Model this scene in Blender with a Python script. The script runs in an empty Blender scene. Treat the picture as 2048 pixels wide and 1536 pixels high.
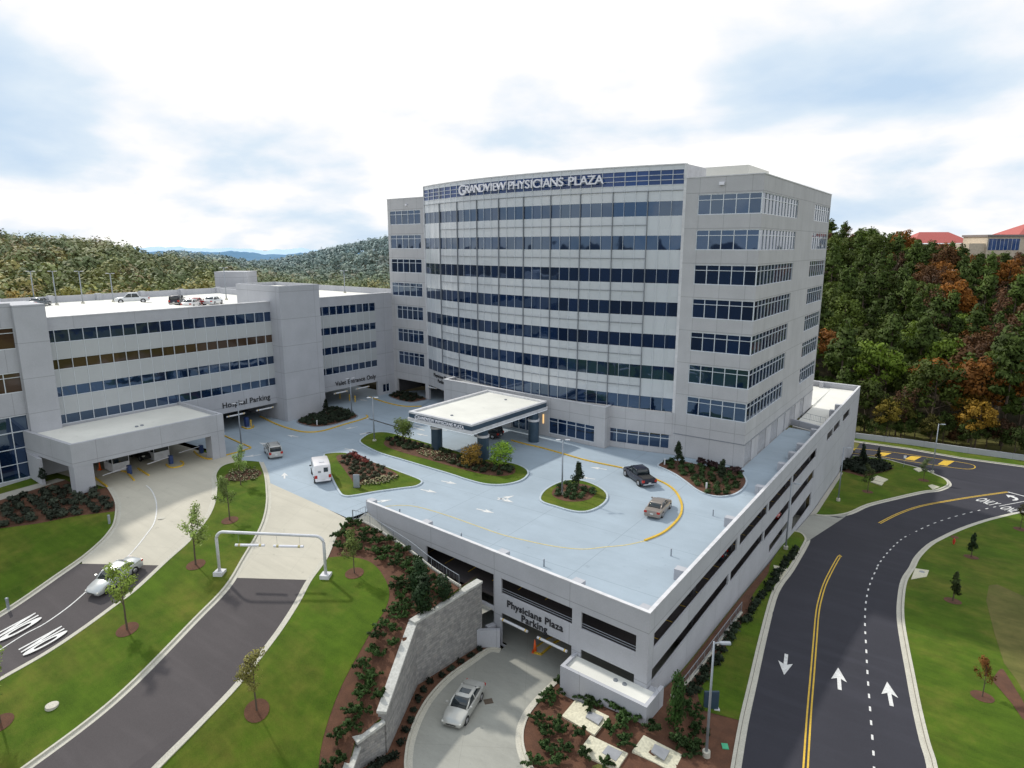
import bpy, bmesh, math, random
from math import sin, cos, tan, pi, radians, atan2, hypot, sqrt, degrees
from mathutils import Vector, Matrix
from mathutils.geometry import delaunay_2d_cdt
import numpy as np

sc = bpy.context.scene
COL = sc.collection
R = random.Random(7)

# ------------------------------------------------------------------ camera model
F, PITCH, YAW, HC = 1313.2, 0.2074, 0.6192, 28.0
FWD = (-sin(YAW), cos(YAW)); RGT = (cos(YAW), sin(YAW))
def ray(px, py):
    a = (px - 1024) / F; b = -(py - 768) / F
    f = cos(PITCH) + b * sin(PITCH); z = -sin(PITCH) + b * cos(PITCH)
    return Vector((a * RGT[0] + f * FWD[0], a * RGT[1] + f * FWD[1], z))
def at(px, py, z=0.0):
    d = ray(px, py); t = (z - HC) / d.z
    return Vector((d.x * t, d.y * t, z))
def on_plane(px, py, p, n):
    d = ray(px, py); c = Vector((0, 0, HC))
    t = (Vector((p[0], p[1], 0)) - c).to_2d().dot(Vector(n[:2])) / d.to_2d().dot(Vector(n[:2]))
    return c + d * t
def above(B, px, py):
    d = ray(px, py); t = hypot(B[0], B[1]) / hypot(d.x, d.y)
    return HC + d.z * t
def Z(ox, oy, s=3.657): return lambda x, y: (ox + x / s, oy + y / s)
Z1, Z2, Z3, Z4 = Z(0, 540), Z(400, 540), Z(740, 310), Z(1200, 310)
Z5, Z6, Z7, Z8 = Z(700, 680), Z(1180, 680), Z(0, 900), Z(380, 960)
Z9, Z10, Z11, Z12 = Z(640, 1116), Z(1000, 1116), Z(1488, 1116), Z(1488, 720)
Z14, Z15 = Z(0, 440, 2.56), Z(0, 1176, 4.267)
ID = lambda x, y: (x, y)

# ------------------------------------------------------------------ terrain
def hU(x, y):                       # the upper, left-hand ground falling away from the plaza
    d = (x + 50) * .354 - (y - 45) * .935
    if d < 0: return 0.0
    if d < 18.6: v = -(0.07 * d + 0.0035 * d * d)
    else: v = -2.513 - 0.2 * (d - 18.6)
    e = min(1, max(0, (x + 41) / 8)); e = e * e * (3 - 2 * e)
    v -= e * max(0, d - 17.5) * 0.17
    return max(v, -11)
LY = [-60, 0, 30, 42, 65, 84, 104, 140, 400]; LZ = [-6.6, -7.0, -7.3, -7.7, -8.8, -10.2, -12, -12.3, -12.3]
def hLb(x, y): return float(np.interp(y, LY, LZ))
def _s(t): t = min(1, max(0, t)); return t * t * (3 - 2 * t)
def hL(x, y):                       # the lower ground by the road, with the mound of the corner bed
    m = 1.0 * _s((x + 22.6) / 3.4) * _s((-12.6 - x) / 3.2) * _s((y - 34) / 5) * _s((50 - y) / 7)
    return hLb(x, y) + m
def h0(x, y): return 0.0
def on(h, px, py):
    if h is h0: return at(px, py, 0)
    d = ray(px, py); t = (1.0 - HC) / d.z; st = .6 / d.length
    while HC + d.z * t > h(d.x * t, d.y * t) and t < 3000: t += st
    a, b = t - st, t
    for _ in range(14):
        t = (a + b) / 2
        if HC + d.z * t > h(d.x * t, d.y * t): a = t
        else: b = t
    return Vector((d.x * b, d.y * b, h(d.x * b, d.y * b)))
def PX(zf, h, pts): return [on(h, *zf(*p)).to_2d() for p in pts]

def smooth(pts, n=5, closed=False):
    pts = [Vector((p[0], p[1])) for p in pts]; N = len(pts); out = []
    rng = range(N) if closed else range(N - 1)
    for i in rng:
        if closed: p0, p1, p2, p3 = pts[i - 1], pts[i], pts[(i + 1) % N], pts[(i + 2) % N]
        else: p0, p1, p2, p3 = pts[max(i - 1, 0)], pts[i], pts[i + 1], pts[min(i + 2, N - 1)]
        for k in range(n):
            t = k / n
            out.append(.5 * ((2 * p1) + (p2 - p0) * t + (2 * p0 - 5 * p1 + 4 * p2 - p3) * t * t + (3 * p1 - p0 - 3 * p2 + p3) * t ** 3))
    if not closed: out.append(pts[-1])
    return out
def inside(p, poly):
    x, y = p[0], p[1]; c = False; j = len(poly) - 1
    for i in range(len(poly)):
        xi, yi, xj, yj = poly[i][0], poly[i][1], poly[j][0], poly[j][1]
        if (yi > y) != (yj > y) and x < (xj - xi) * (y - yi) / (yj - yi) + xi: c = not c
        j = i
    return c
def offset_path(pts, d, closed=False):
    out = []; N = len(pts)
    for i in range(N):
        a = pts[i - 1] if (i or closed) else pts[i]; b = pts[(i + 1) % N] if (i < N - 1 or closed) else pts[i]
        t = Vector((b[0] - a[0], b[1] - a[1]))
        t1 = Vector((pts[i][0] - a[0], pts[i][1] - a[1])); t2 = Vector((b[0] - pts[i][0], b[1] - pts[i][1]))
        if t1.length < 1e-6: t1 = t2.copy()
        if t2.length < 1e-6: t2 = t1.copy()
        t1.normalize(); t2.normalize(); t = (t1 + t2)
        if t.length < 1e-6: t = t1.copy()
        t.normalize(); k = d / max(.45, t.dot(t1))
        out.append(Vector((pts[i][0] - t.y * k, pts[i][1] + t.x * k)))
    return out

# ------------------------------------------------------------------ object helpers
def tag(o, label=None, cat=None, group=None, kind=None):
    if label: o['label'] = label
    if cat: o['category'] = cat
    if group: o['group'] = group
    if kind: o['kind'] = kind
    return o
def empty(name, loc=(0, 0, 0), rz=0.0, parent=None):
    o = bpy.data.objects.new(name, None); COL.objects.link(o)
    o.location = loc; o.rotation_euler = (0, 0, rz); o.parent = parent
    o.empty_display_size = .3
    return o
def wm(o):
    m = Matrix.LocRotScale(o.location, o.rotation_euler, o.scale)
    return (wm(o.parent) @ m) if o.parent else m
class MB:
    def __init__(s): s.bm = bmesh.new()
    def face(s, pts):
        vs = [s.bm.verts.new(p) for p in pts]
        try: return s.bm.faces.new(vs)
        except ValueError: return None
    def hexa(s, b, t):
        vb = [s.bm.verts.new(p) for p in b]; vt = [s.bm.verts.new(p) for p in t]; n = len(b)
        s.bm.faces.new(vb[::-1]); s.bm.faces.new(vt)
        for i in range(n): s.bm.faces.new((vb[i], vb[(i + 1) % n], vt[(i + 1) % n], vt[i]))
        return s
    def prism(s, pts, z0, z1):
        a = sum(pts[i - 1][0] * pts[i][1] - pts[i][0] * pts[i - 1][1] for i in range(len(pts)))
        if a < 0: pts = pts[::-1]
        return s.hexa([(p[0], p[1], z0) for p in pts], [(p[0], p[1], z1) for p in pts])
    def box(s, x0, x1, y0, y1, z0, z1):
        x0, x1 = min(x0, x1), max(x0, x1); y0, y1 = min(y0, y1), max(y0, y1)
        return s.prism([(x0, y0), (x1, y0), (x1, y1), (x0, y1)], z0, z1)
    def obox(s, c, sx, sy, z0, z1, rz=0):
        ca, sa = cos(rz), sin(rz)
        return s.prism([(c[0] + ca * u * sx / 2 - sa * v * sy / 2, c[1] + sa * u * sx / 2 + ca * v * sy / 2) for u, v in ((-1, -1), (1, -1), (1, 1), (-1, 1))], z0, z1)
    def seg(s, p, q, z0, z1, t0, t1):
        """wall piece along p->q, occupying perpendicular offsets t0..t1 (left of p->q is +)"""
        d = Vector((q[0] - p[0], q[1] - p[1])).normalized(); n = Vector((-d.y, d.x))
        P, Q = Vector(p[:2]), Vector(q[:2])
        return s.prism([P + n * t0, Q + n * t0, Q + n * t1, P + n * t1], z0, z1)
    def loft(s, rings, caps=True, closed=True):
        vr = [[s.bm.verts.new(p) for p in r] for r in rings]; n = len(rings[0])
        for a, b in zip(vr, vr[1:]):
            for i in range(n if closed else n - 1):
                try: s.bm.faces.new((a[i], a[(i + 1) % n], b[(i + 1) % n], b[i]))
                except ValueError: pass
        if caps:
            s.bm.faces.new(vr[0][::-1]); s.bm.faces.new(vr[-1])
        return s
    def tube(s, pts, r, n=8, caps=True):
        pts = [Vector(p) for p in pts]; rs = r if isinstance(r, (list, tuple)) else [r] * len(pts)
        rings = []
        for i, p in enumerate(pts):
            d = (pts[min(i + 1, len(pts) - 1)] - pts[max(i - 1, 0)]).normalized()
            u = d.orthogonal().normalized() if abs(d.z) < .95 else Vector((1, 0, 0)); u = (u - d * u.dot(d)).normalized()
            if abs(d.z) < .95: u = Vector((0, 0, 1)).cross(d).normalized()
            v = d.cross(u)
            rings.append([p + (u * cos(2 * pi * k / n) + v * sin(2 * pi * k / n)) * rs[i] for k in range(n)])
        return s.loft(rings, caps)
    def cyl(s, c, r0, r1, z0, z1, n=16):
        return s.loft([[(c[0] + r * cos(2 * pi * k / n), c[1] + r * sin(2 * pi * k / n), z) for k in range(n)] for r, z in ((r0, z0), (r1, z1))])
    def build(s, name, mat, parent=None, smooth_=False, bevel=0):
        me = bpy.data.meshes.new(name)
        if bevel:
            bmesh.ops.bevel(s.bm, geom=list(s.bm.edges), offset=bevel, segments=2, affect='EDGES', clamp_overlap=True)
        bmesh.ops.recalc_face_normals(s.bm, faces=s.bm.faces)
        if parent is not None:
            s.bm.transform(wm(parent).inverted())
        s.bm.to_mesh(me); s.bm.free()
        me.materials.append(mat)
        if smooth_:
            me.polygons.foreach_set('use_smooth', [True] * len(me.polygons))
            if name in ('body', 'roof', 'wheel'): me.set_sharp_from_angle(angle=radians(38))
        o = bpy.data.objects.new(name, me); COL.objects.link(o); o.parent = parent
        return o
def copy_tree(o, parent=None):
    c = o.copy(); COL.objects.link(c)
    if parent is not None: c.parent = parent
    for ch in [x for x in KIDS.get(o.name, [])]:
        copy_tree(ch, c)
    return c
KIDS = {}
def reg(root):
    """remember the children of a prototype (no depsgraph needed)"""
    KIDS.clear()
    for o in COL.objects:
        if o.parent: KIDS.setdefault(o.parent.name, []).append(o)
def dup(root, loc, rz=0, label=None, group=None, scale=None, color=None):
    r = copy_tree(root); r.location = loc; r.rotation_euler = (0, 0, rz)
    if scale: r.scale = (scale,) * 3
    if label: r['label'] = label
    if group: r['group'] = group
    return r

# ------------------------------------------------------------------ materials
class NT:
    def __init__(s, name):
        s.m = bpy.data.materials.new(name); s.m.use_nodes = True; s.t = s.m.node_tree
        s.t.nodes.clear(); s.out = s.t.nodes.new('ShaderNodeOutputMaterial')
        s.b = s.t.nodes.new('ShaderNodeBsdfPrincipled'); s.t.links.new(s.b.outputs[0], s.out.inputs[0])
    def n(s, typ, **kw):
        x = s.t.nodes.new(typ)
        for k, v in kw.items():
            if k in x.inputs: x.inputs[k].default_value = v
            else: setattr(x, k, v)
        return x
    def l(s, a, b): s.t.links.new(a, b)
    def pos(s):
        return s.n('ShaderNodeNewGeometry').outputs['Position']
    def noise(s, scale, vec=None, detail=4, rough=.55, dist=0):
        x = s.n('ShaderNodeTexNoise'); x.inputs['Scale'].default_value = scale; x.inputs['Detail'].default_value = detail
        x.inputs['Roughness'].default_value = rough; x.inputs['Distortion'].default_value = dist
        s.l(vec if vec is not None else s.pos(), x.inputs['Vector']); return x.outputs['Fac']
    def ramp(s, fac, stops):
        r = s.n('ShaderNodeValToRGB'); e = r.color_ramp.elements
        e[0].position, e[0].color = stops[0][0], (*stops[0][1], 1)
        e[1].position, e[1].color = stops[-1][0], (*stops[-1][1], 1)
        for p, c in stops[1:-1]:
            k = e.new(p); k.color = (*c, 1)
        s.l(fac, r.inputs[0]); return r.outputs[0]
    def mix(s, fac, a, b, mode='MIX'):
        x = s.n('ShaderNodeMix', data_type='RGBA', blend_type=mode)
        for v, i in ((fac, 0), (a, 6), (b, 7)):
            if isinstance(v, (int, float)): x.inputs[i].default_value = v
            elif isinstance(v, tuple): x.inputs[i].default_value = (*v, 1)
            else: s.l(v, x.inputs[i])
        return x.outputs[2]
    def math(s, op, a, b=None, c=None):
        x = s.n('ShaderNodeMath', operation=op)
        for i, v in enumerate((a, b, c)):
            if v is None: continue
            if isinstance(v, (int, float)): x.inputs[i].default_value = v
            else: s.l(v, x.inputs[i])
        return x.outputs[0]
    def bump(s, h, strength=.3, dist=.05):
        x = s.n('ShaderNodeBump'); x.inputs['Strength'].default_value = strength; x.inputs['Distance'].default_value = dist
        s.l(h, x.inputs['Height']); s.l(x.outputs[0], s.b.inputs['Normal'])
    def set(s, col=None, rough=None, metal=None, spec=None, ior=None):
        for v, k in ((col, 'Base Color'), (rough, 'Roughness'), (metal, 'Metallic'), (spec, 'Specular IOR Level'), (ior, 'IOR')):
            if v is None: continue
            if isinstance(v, tuple): s.b.inputs[k].default_value = (*v, 1)
            elif isinstance(v, (int, float)): s.b.inputs[k].default_value = v
            else: s.l(v, s.b.inputs[k])
        return s
def mix3(c, f): return tuple(min(1, x * f) for x in c)
def simple(name, col, rough=.6, metal=0, var=.12, scale=1.5, spec=None, fine=0):
    t = NT(name)
    nz = t.noise(scale); c = t.ramp(nz, [(.3, mix3(col, 1 - var)), (.7, mix3(col, 1 + var))])
    if fine:
        c = t.mix(.5, c, t.ramp(t.noise(fine, detail=2), [(.35, mix3(col, .75)), (.65, mix3(col, 1.25))]))
    t.set(c, rough, metal, spec); return t.m
def emis(name, col, st):
    t = NT(name); t.set(col, .5); t.b.inputs['Emission Color'].default_value = (*col, 1); t.b.inputs['Emission Strength'].default_value = st; return t.m

def precast(name, col, px_=3.2, pz=4.3, z0=0.0, line=.028):
    t = NT(name); p = t.pos(); s_ = t.n('ShaderNodeSeparateXYZ'); t.l(p, s_.inputs[0])
    h = t.math('ADD', s_.outputs[0], s_.outputs[1])
    fx = t.math('FRACT', t.math('DIVIDE', t.math('ADD', h, 1000.3), px_))
    fz = t.math('FRACT', t.math('DIVIDE', t.math('ADD', s_.outputs[2], 86.0 - z0), pz))
    lx = t.math('LESS_THAN', fx, line * 1.5 / px_ * 1.2); lz = t.math('LESS_THAN', fz, line * 1.6 / pz * 1.5)
    m = t.math('MAXIMUM', lx, lz)
    base = t.ramp(t.noise(.35, detail=6), [(.3, mix3(col, .88)), (.7, mix3(col, 1.09))])
    cbn = t.n('ShaderNodeCombineXYZ'); t.l(t.math('FLOOR', t.math('DIVIDE', t.math('ADD', h, 1000.3), px_)), cbn.inputs[0]); t.l(t.math('FLOOR', t.math('DIVIDE', t.math('ADD', s_.outputs[2], 86.0 - z0), pz)), cbn.inputs[1])
    wnn = t.n('ShaderNodeTexWhiteNoise', noise_dimensions='3D'); t.l(cbn.outputs[0], wnn.inputs['Vector'])
    base = t.mix(1.0, base, t.ramp(wnn.outputs['Value'], [(0, (.95, .95, .95)), (1, (1.04, 1.04, 1.04))]), 'MULTIPLY')
    base = t.mix(.35, base, t.ramp(t.noise(9, detail=3), [(.3, mix3(col, .86)), (.7, mix3(col, 1.14))]))
    # vertical streaks of weather
    sv = t.n('ShaderNodeMapping'); sv.inputs['Scale'].default_value = (1.2, 1.2, .07); t.l(p, sv.inputs[0])
    base = t.mix(t.math('MULTIPLY', t.noise(1.2, sv.outputs[0], 5), .22), base, mix3(col, .72))
    t.set(t.mix(t.math('MULTIPLY', m, .55), base, mix3(col, .35)), .85); t.bump(t.noise(14, detail=3), .12, .02)
    return t.m
M = {}
M['precast'] = precast('precast_concrete', (.475, .475, .49))
M['precast2'] = precast('garage_concrete', (.445, .455, .49), 7.6, 4.3, -0.6)
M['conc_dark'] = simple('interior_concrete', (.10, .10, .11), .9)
M['void'] = simple('dark_interior', (.012, .012, .014), .9)  # shade of unlit interiors put into a near-black colour
M['coping'] = simple('coping', (.62, .62, .64), .6)
M['kerb'] = simple('kerb_concrete', (.50, .48, .41), .85, var=.12, scale=.9, fine=12)
M['kerb_blue'] = simple('kerb_coated', (.42, .48, .53), .8, fine=10)
M['pole'] = simple('galvanised_paint', (.30, .33, .37), .45, .3)
M['white_metal'] = simple('white_metal', (.62, .63, .66), .4)
M['white'] = simple('white_paint', (.64, .64, .63), .7, var=.2, scale=2.5, fine=9)
M['white_fresh'] = simple('white_letters', (.80, .80, .86), .4, var=.03)
M['yellow'] = simple('yellow_paint', (.62, .40, .04), .7, var=.18, scale=1.2, fine=6)
M['black'] = simple('black_letters', (.02, .02, .025), .5)
M['slate'] = simple('slate_panel', (.035, .065, .10), .35)
M['bark'] = simple('bark', (.10, .075, .055), .95, fine=8)
M['orange'] = simple('orange_plastic', (.85, .13, .02), .5, var=.05)
M['red'] = simple('red_paint', (.55, .03, .02), .45, var=.05)
M['rubber'] = simple('rubber', (.02, .02, .02), .8)
M['rim'] = simple('alloy_rim', (.5, .5, .52), .3, .8, var=.05)
M['chrome'] = simple('chrome', (.6, .6, .62), .15, 1, var=.03)
M['taillight'] = simple('tail_lamp', (.42, .02, .01), .2, var=.05)
M['headlight'] = simple('head_lamp', (.75, .75, .70), .1, .2, var=.05)
M['plate'] = simple('plate', (.7, .7, .68), .4, var=.1)
M['grey_door'] = simple('grey_door', (.28, .29, .31), .5)
M['booth_blue'] = simple('blue_machine', (.03, .06, .18), .4)
M['cream_wall'] = simple('cream_wall', (.55, .47, .37), .8)
M['red_roof'] = simple('red_metal_roof', (.42, .075, .06), .5, var=.06)
M['car_glass'] = NT('car_glass').set((.012, .02, .025), .04, 0, .8).m
M['lamp_warm'] = emis('warm_lamp', (1, .62, .25), .9)
M['lamp_white'] = emis('lit_strip', (.85, .92, 1), .55)
def paint(name, col, metal=.3):
    t = NT(name); t.set(t.ramp(t.noise(.8), [(.3, mix3(col, .95)), (.7, mix3(col, 1.05))]), .28, metal)
    t.b.inputs['Coat Weight'].default_value = .6 if max(col) > .1 else .25; t.b.inputs['Coat Roughness'].default_value = .06
    return t.m
def glass(name, col, rough=.03, ior=2.1, tilt=.009, cell=(1.6, 1.6), var=.3):
    """dark coated window glass; each pane leans a hair differently and wobbles, so reflections break from pane to pane"""
    t = NT(name); p = t.pos()
    mp = t.n('ShaderNodeMapping'); mp.inputs['Scale'].default_value = (1 / cell[0], 1 / cell[0] * .6, 1 / 4.3); t.l(p, mp.inputs[0])
    vor = t.n('ShaderNodeTexWhiteNoise', noise_dimensions='3D')
    fl = t.n('ShaderNodeVectorMath', operation='FLOOR'); t.l(mp.outputs[0], fl.inputs[0]); t.l(fl.outputs[0], vor.inputs['Vector'])
    nz = t.n('ShaderNodeTexNoise'); nz.inputs['Scale'].default_value = .55; nz.inputs['Detail'].default_value = 1; t.l(p, nz.inputs['Vector'])
    sub = t.n('ShaderNodeVectorMath', operation='SUBTRACT'); t.l(vor.outputs['Color'], sub.inputs[0]); sub.inputs[1].default_value = (.5, .5, .5)
    sc1 = t.n('ShaderNodeVectorMath', operation='SCALE'); t.l(sub.outputs[0], sc1.inputs[0]); sc1.inputs['Scale'].default_value = tilt
    sub2 = t.n('ShaderNodeVectorMath', operation='SUBTRACT'); t.l(nz.outputs['Color'], sub2.inputs[0]); sub2.inputs[1].default_value = (.5, .5, .5)
    sc2 = t.n('ShaderNodeVectorMath', operation='SCALE'); t.l(sub2.outputs[0], sc2.inputs[0]); sc2.inputs['Scale'].default_value = tilt * 3
    g = t.n('ShaderNodeNewGeometry')
    a1 = t.n('ShaderNodeVectorMath', operation='ADD'); t.l(g.outputs['Normal'], a1.inputs[0]); t.l(sc1.outputs[0], a1.inputs[1])
    a2 = t.n('ShaderNodeVectorMath', operation='ADD'); t.l(a1.outputs[0], a2.inputs[0]); t.l(sc2.outputs[0], a2.inputs[1])
    nn = t.n('ShaderNodeVectorMath', operation='NORMALIZE'); t.l(a2.outputs[0], nn.inputs[0]); t.l(nn.outputs[0], t.b.inputs['Normal'])
    c = t.mix(vor.outputs['Value'], mix3(col, 1 - var), mix3(col, 1 + var))
    t.set(c, rough, 0, .5, ior); return t.m
M['glass'] = glass('window_glass', (.006, .018, .055))
M['glass'].node_tree.nodes['Principled BSDF'].inputs['Specular Tint'].default_value = (.6, .78, 1, 1)
M['glass_blue'] = glass('sign_band_glass', (.008, .045, .17), .06, 1.5)
M['glass_brown_refl'] = glass('brown_reflection_glass', (.055, .032, .018), .05, 1.6)  # brown reflection painted into the glass colour
M['spandrel'] = glass('spandrel_glass', (.55, .58, .61), .13, 1.7, .003, var=.035)
M['spandrel2'] = glass('garage_spandrel', (.44, .46, .47), .35, 1.45, .002, var=.03)
M['mullion'] = simple('aluminium_mullion', (.66, .70, .74), .35, .2, var=.03)
M['fin'] = simple('grey_fin', (.24, .26, .29), .45, .3, var=.05)

def asphalt(name, c0):
    t = NT(name)
    c = t.ramp(t.noise(.12, detail=6, rough=.65), [(.3, mix3(c0, .82)), (.7, mix3(c0, 1.25))])
    c = t.mix(.5, c, t.ramp(t.noise(30, detail=2), [(.35, mix3(c0, .7)), (.68, mix3(c0, 1.5))]))
    mp = t.n('ShaderNodeMapping'); mp.inputs['Rotation'].default_value = (0, 0, -.6); mp.inputs['Scale'].default_value = (.12, 1.1, 1); t.l(t.pos(), mp.inputs[0])
    c = t.mix(t.math('MULTIPLY', t.ramp(t.noise(.6, mp.outputs[0], 4), [(.5, (0, 0, 0)), (.75, (1, 1, 1))]), .35), c, mix3(c0, 1.7))
    t.set(c, .88, 0, .3); t.bump(t.noise(45, detail=2), .15, .01); return t.m
M['asphalt'] = asphalt('asphalt_dark', (.034, .034, .044))
M['asphalt2'] = asphalt('asphalt_grey', (.070, .062, .064))
def slab(name, c0, seams=4.0, stain=.3, rot=0.3, streak=(.1, 1.3, 1), dark=.6, bl=.02):
    t = NT(name)
    c = t.ramp(t.noise(.09, detail=7, rough=.6), [(.32, mix3(c0, .84)), (.68, mix3(c0, 1.12))])
    mp = t.n('ShaderNodeMapping'); mp.inputs['Rotation'].default_value = (0, 0, rot); mp.inputs['Scale'].default_value = streak; t.l(t.pos(), mp.inputs[0])
    st = t.ramp(t.noise(.5, mp.outputs[0], 6, .7), [(.45, (0, 0, 0)), (.75, (1, 1, 1))])
    c = t.mix(t.math('MULTIPLY', st, stain), c, mix3(c0, dark))
    c = t.mix(.25, c, t.ramp(t.noise(18, detail=3), [(.3, mix3(c0, .8)), (.7, mix3(c0, 1.2))]))
    c = t.mix(t.math('MULTIPLY', t.ramp(t.noise(1.1, detail=3, rough=.6), [(.66, (0, 0, 0)), (.74, (1, 1, 1))]), .35), c, mix3(c0, .55))
    if seams:
        s_ = t.n('ShaderNodeSeparateXYZ'); mp2 = t.n('ShaderNodeMapping'); mp2.inputs['Rotation'].default_value = (0, 0, rot); t.l(t.pos(), mp2.inputs[0]); t.l(mp2.outputs[0], s_.inputs[0])
        ms = [t.math('LESS_THAN', t.math('FRACT', t.math('DIVIDE', t.math('ADD', s_.outputs[i], 1000), seams)), bl / seams) for i in (0, 1)]
        c = t.mix(t.math('MULTIPLY', t.math('MAXIMUM', *ms), .45), c, mix3(c0, .45))
    t.set(c, .8); t.bump(t.noise(20), .08, .01); return t.m
M['deck'] = slab('coated_deck', (.335, .405, .47), 9.1, .5, .0, (.3, .8, 1), .70, .06)
M['concrete'] = slab('drive_concrete', (.50, .47, .39), 4.6, .5, -.45, (.12, 1.6, 1), .66)
M['concrete2'] = slab('lower_drive_concrete', (.33, .33, .295), 4.4, .75, 1.0, (.3, .8, 1), .55)
M['walk'] = slab('pavement_concrete', (.40, .38, .33), 1.6, .3)
M['roof_white'] = slab('white_roof', (.74, .73, .68), 0, .3, .5, (.6, 1, 1), .85)
M['roof_cream'] = slab('cream_roof', (.74, .735, .68), 0, .5, .5, (.6, 1, 1), .8)
def grass(name, a, b, dry, sc_=.25, dryamt=.5, rot=.5):
    t = NT(name)
    n1 = t.noise(sc_, detail=8, rough=.65); c = t.ramp(n1, [(.3, a), (.55, b), (.75, mix3(b, 1.25))])
    d = t.ramp(t.noise(.16, detail=6, rough=.7), [(.44, (0, 0, 0)), (.66, (1, 1, 1))])
    c = t.mix(t.math('MULTIPLY', d, dryamt), c, dry); c = t.mix(.6, c, t.mix(1.0, c, t.ramp(t.noise(.45, detail=5, rough=.6), [(.38, (.40, .45, .35)), (.62, (1.5, 1.45, 1.3))]), 'MULTIPLY'))
    mp = t.n('ShaderNodeMapping'); mp.inputs['Rotation'].default_value = (0, 0, rot); mp.inputs['Scale'].default_value = (.25, 2.0, 1); t.l(t.pos(), mp.inputs[0])
    c = t.mix(.35, c, t.ramp(t.noise(.9, mp.outputs[0], 5), [(.3, mix3(a, .75)), (.7, mix3(b, 1.5))]))
    f = t.noise(22, detail=4, rough=.8)
    c = t.mix(.45, c, t.ramp(f, [(.3, mix3(a, .4)), (.7, mix3(b, 1.9))]))
    t.set(c, .95, 0, .15); t.bump(f, .6, .08); return t.m
M['grass'] = grass('lawn_grass', (.025, .060, .005), (.073, .124, .010), (.24, .165, .05), dryamt=.8)
M['grass_dry'] = grass('field_grass', (.06, .07, .02), (.12, .12, .035), (.24, .18, .08), dryamt=.8)
M['mulch'] = (lambda t: (t.set(t.mix(.5, t.ramp(t.noise(1.2, detail=5), [(.3, (.055, .022, .012)), (.7, (.15, .062, .032))]), t.ramp(t.noise(24, detail=4, rough=.8), [(.3, (.02, .01, .006)), (.7, (.22, .10, .055))])), .95), t.bump(t.noise(24, detail=4), .8, .06), t.m)[-1])(NT('pine_straw_mulch'))
M['soil'] = grass('forest_floor', (.015, .014, .008), (.03, .026, .012), (.05, .035, .018))
def stone():
    t = NT('stacked_stone'); s_ = t.n('ShaderNodeSeparateXYZ'); t.l(t.pos(), s_.inputs[0])
    cb = t.n('ShaderNodeCombineXYZ'); t.l(t.math('ADD', t.math('MULTIPLY', s_.outputs[0], 1.0), s_.outputs[1]), cb.inputs[0]); t.l(s_.outputs[2], cb.inputs[1])
    br = t.n('ShaderNodeTexBrick'); t.l(cb.outputs[0], br.inputs['Vector']); br.inputs['Scale'].default_value = 1
    br.inputs['Brick Width'].default_value = .55; br.inputs['Row Height'].default_value = .22; br.inputs['Mortar Size'].default_value = .012
    br.inputs['Color1'].default_value = (.20, .20, .195, 1); br.inputs['Color2'].default_value = (.38, .37, .35, 1); br.inputs['Mortar'].default_value = (.15, .145, .14, 1)
    br.offset = .37; br.squash = .7; br.squash_frequency = 3
    c = t.mix(.45, br.outputs['Color'], t.ramp(t.noise(2.2, detail=6, rough=.7), [(.3, (.13, .13, .14)), (.55, (.33, .32, .31)), (.75, (.50, .44, .36))]))
    t.set(c, .9); t.bump(t.math('ADD', t.math('MULTIPLY', br.outputs['Fac'], -1.0), t.noise(9)), .6, .05); return t.m
M['stone'] = stone()
M['stone_cap'] = simple('cast_stone_cap', (.47, .47, .44), .85, var=.2, scale=.8, fine=5)
def foliage(name, use_obj=True, col=(.06, .09, .02), trans=.15, ns=.55, rough=.7):
    t = NT(name)
    if use_obj:
        oi = t.n('ShaderNodeObjectInfo'); c0 = oi.outputs['Color']; rnd = oi.outputs['Random']
    else:
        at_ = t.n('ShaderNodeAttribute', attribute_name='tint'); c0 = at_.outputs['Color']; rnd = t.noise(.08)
    c = t.mix(1.0, c0, t.ramp(t.noise(ns, detail=3), [(.3, (.55, .55, .55)), (.7, (1.4, 1.4, 1.4))]), 'MULTIPLY')
    c = t.mix(1.0, c, t.ramp(t.noise(ns * 9, detail=2), [(.3, (.82, .82, .82)), (.7, (1.2, 1.2, 1.2))]), 'MULTIPLY')
    t.set(c, rough, 0, .25)
    tr = t.n('ShaderNodeBsdfTranslucent'); t.l(c, tr.inputs['Color']); ms = t.n('ShaderNodeMixShader'); ms.inputs[0].default_value = trans
    t.l(t.b.outputs[0], ms.inputs[1]); t.l(tr.outputs[0], ms.inputs[2]); t.l(ms.outputs[0], t.out.inputs[0])
    return t.m
M['leaf'] = foliage('leaves', trans=.25)
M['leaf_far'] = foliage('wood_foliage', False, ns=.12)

# ------------------------------------------------------------------ sky, sun, camera
w = bpy.data.worlds.new("World"); sc.world = w; w.use_nodes = True
nt = w.node_tree; nt.nodes.clear()
SUN_EL, SUN_TO = radians(41), Vector((-.985, .17)).normalized()
def wn(typ, **kw):
    x = nt.nodes.new(typ)
    for k, v in kw.items(): setattr(x, k, v)
    return x
sky = wn('ShaderNodeTexSky', sky_type='NISHITA'); sky.sun_disc = False; sky.sun_elevation = SUN_EL
sky.sun_rotation = atan2(SUN_TO.x, SUN_TO.y); sky.air_density = 1.2; sky.dust_density = 2
bg1 = wn('ShaderNodeBackground'); bg1.inputs[1].default_value = .11; nt.links.new(sky.outputs[0], bg1.inputs[0])
tc = wn('ShaderNodeTexCoord'); sx = wn('ShaderNodeSeparateXYZ'); nt.links.new(tc.outputs['Generated'], sx.inputs[0])
def wm_(op, a, b=None):
    x = wn('ShaderNodeMath', operation=op)
    for i, v in enumerate((a, b)):
        if v is None: continue
        if isinstance(v, (int, float)): x.inputs[i].default_value = v
        else: nt.links.new(v, x.inputs[i])
    return x.outputs[0]
den = wm_('ADD', wm_('MAXIMUM', sx.outputs[2], 0.0), .30)
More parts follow.
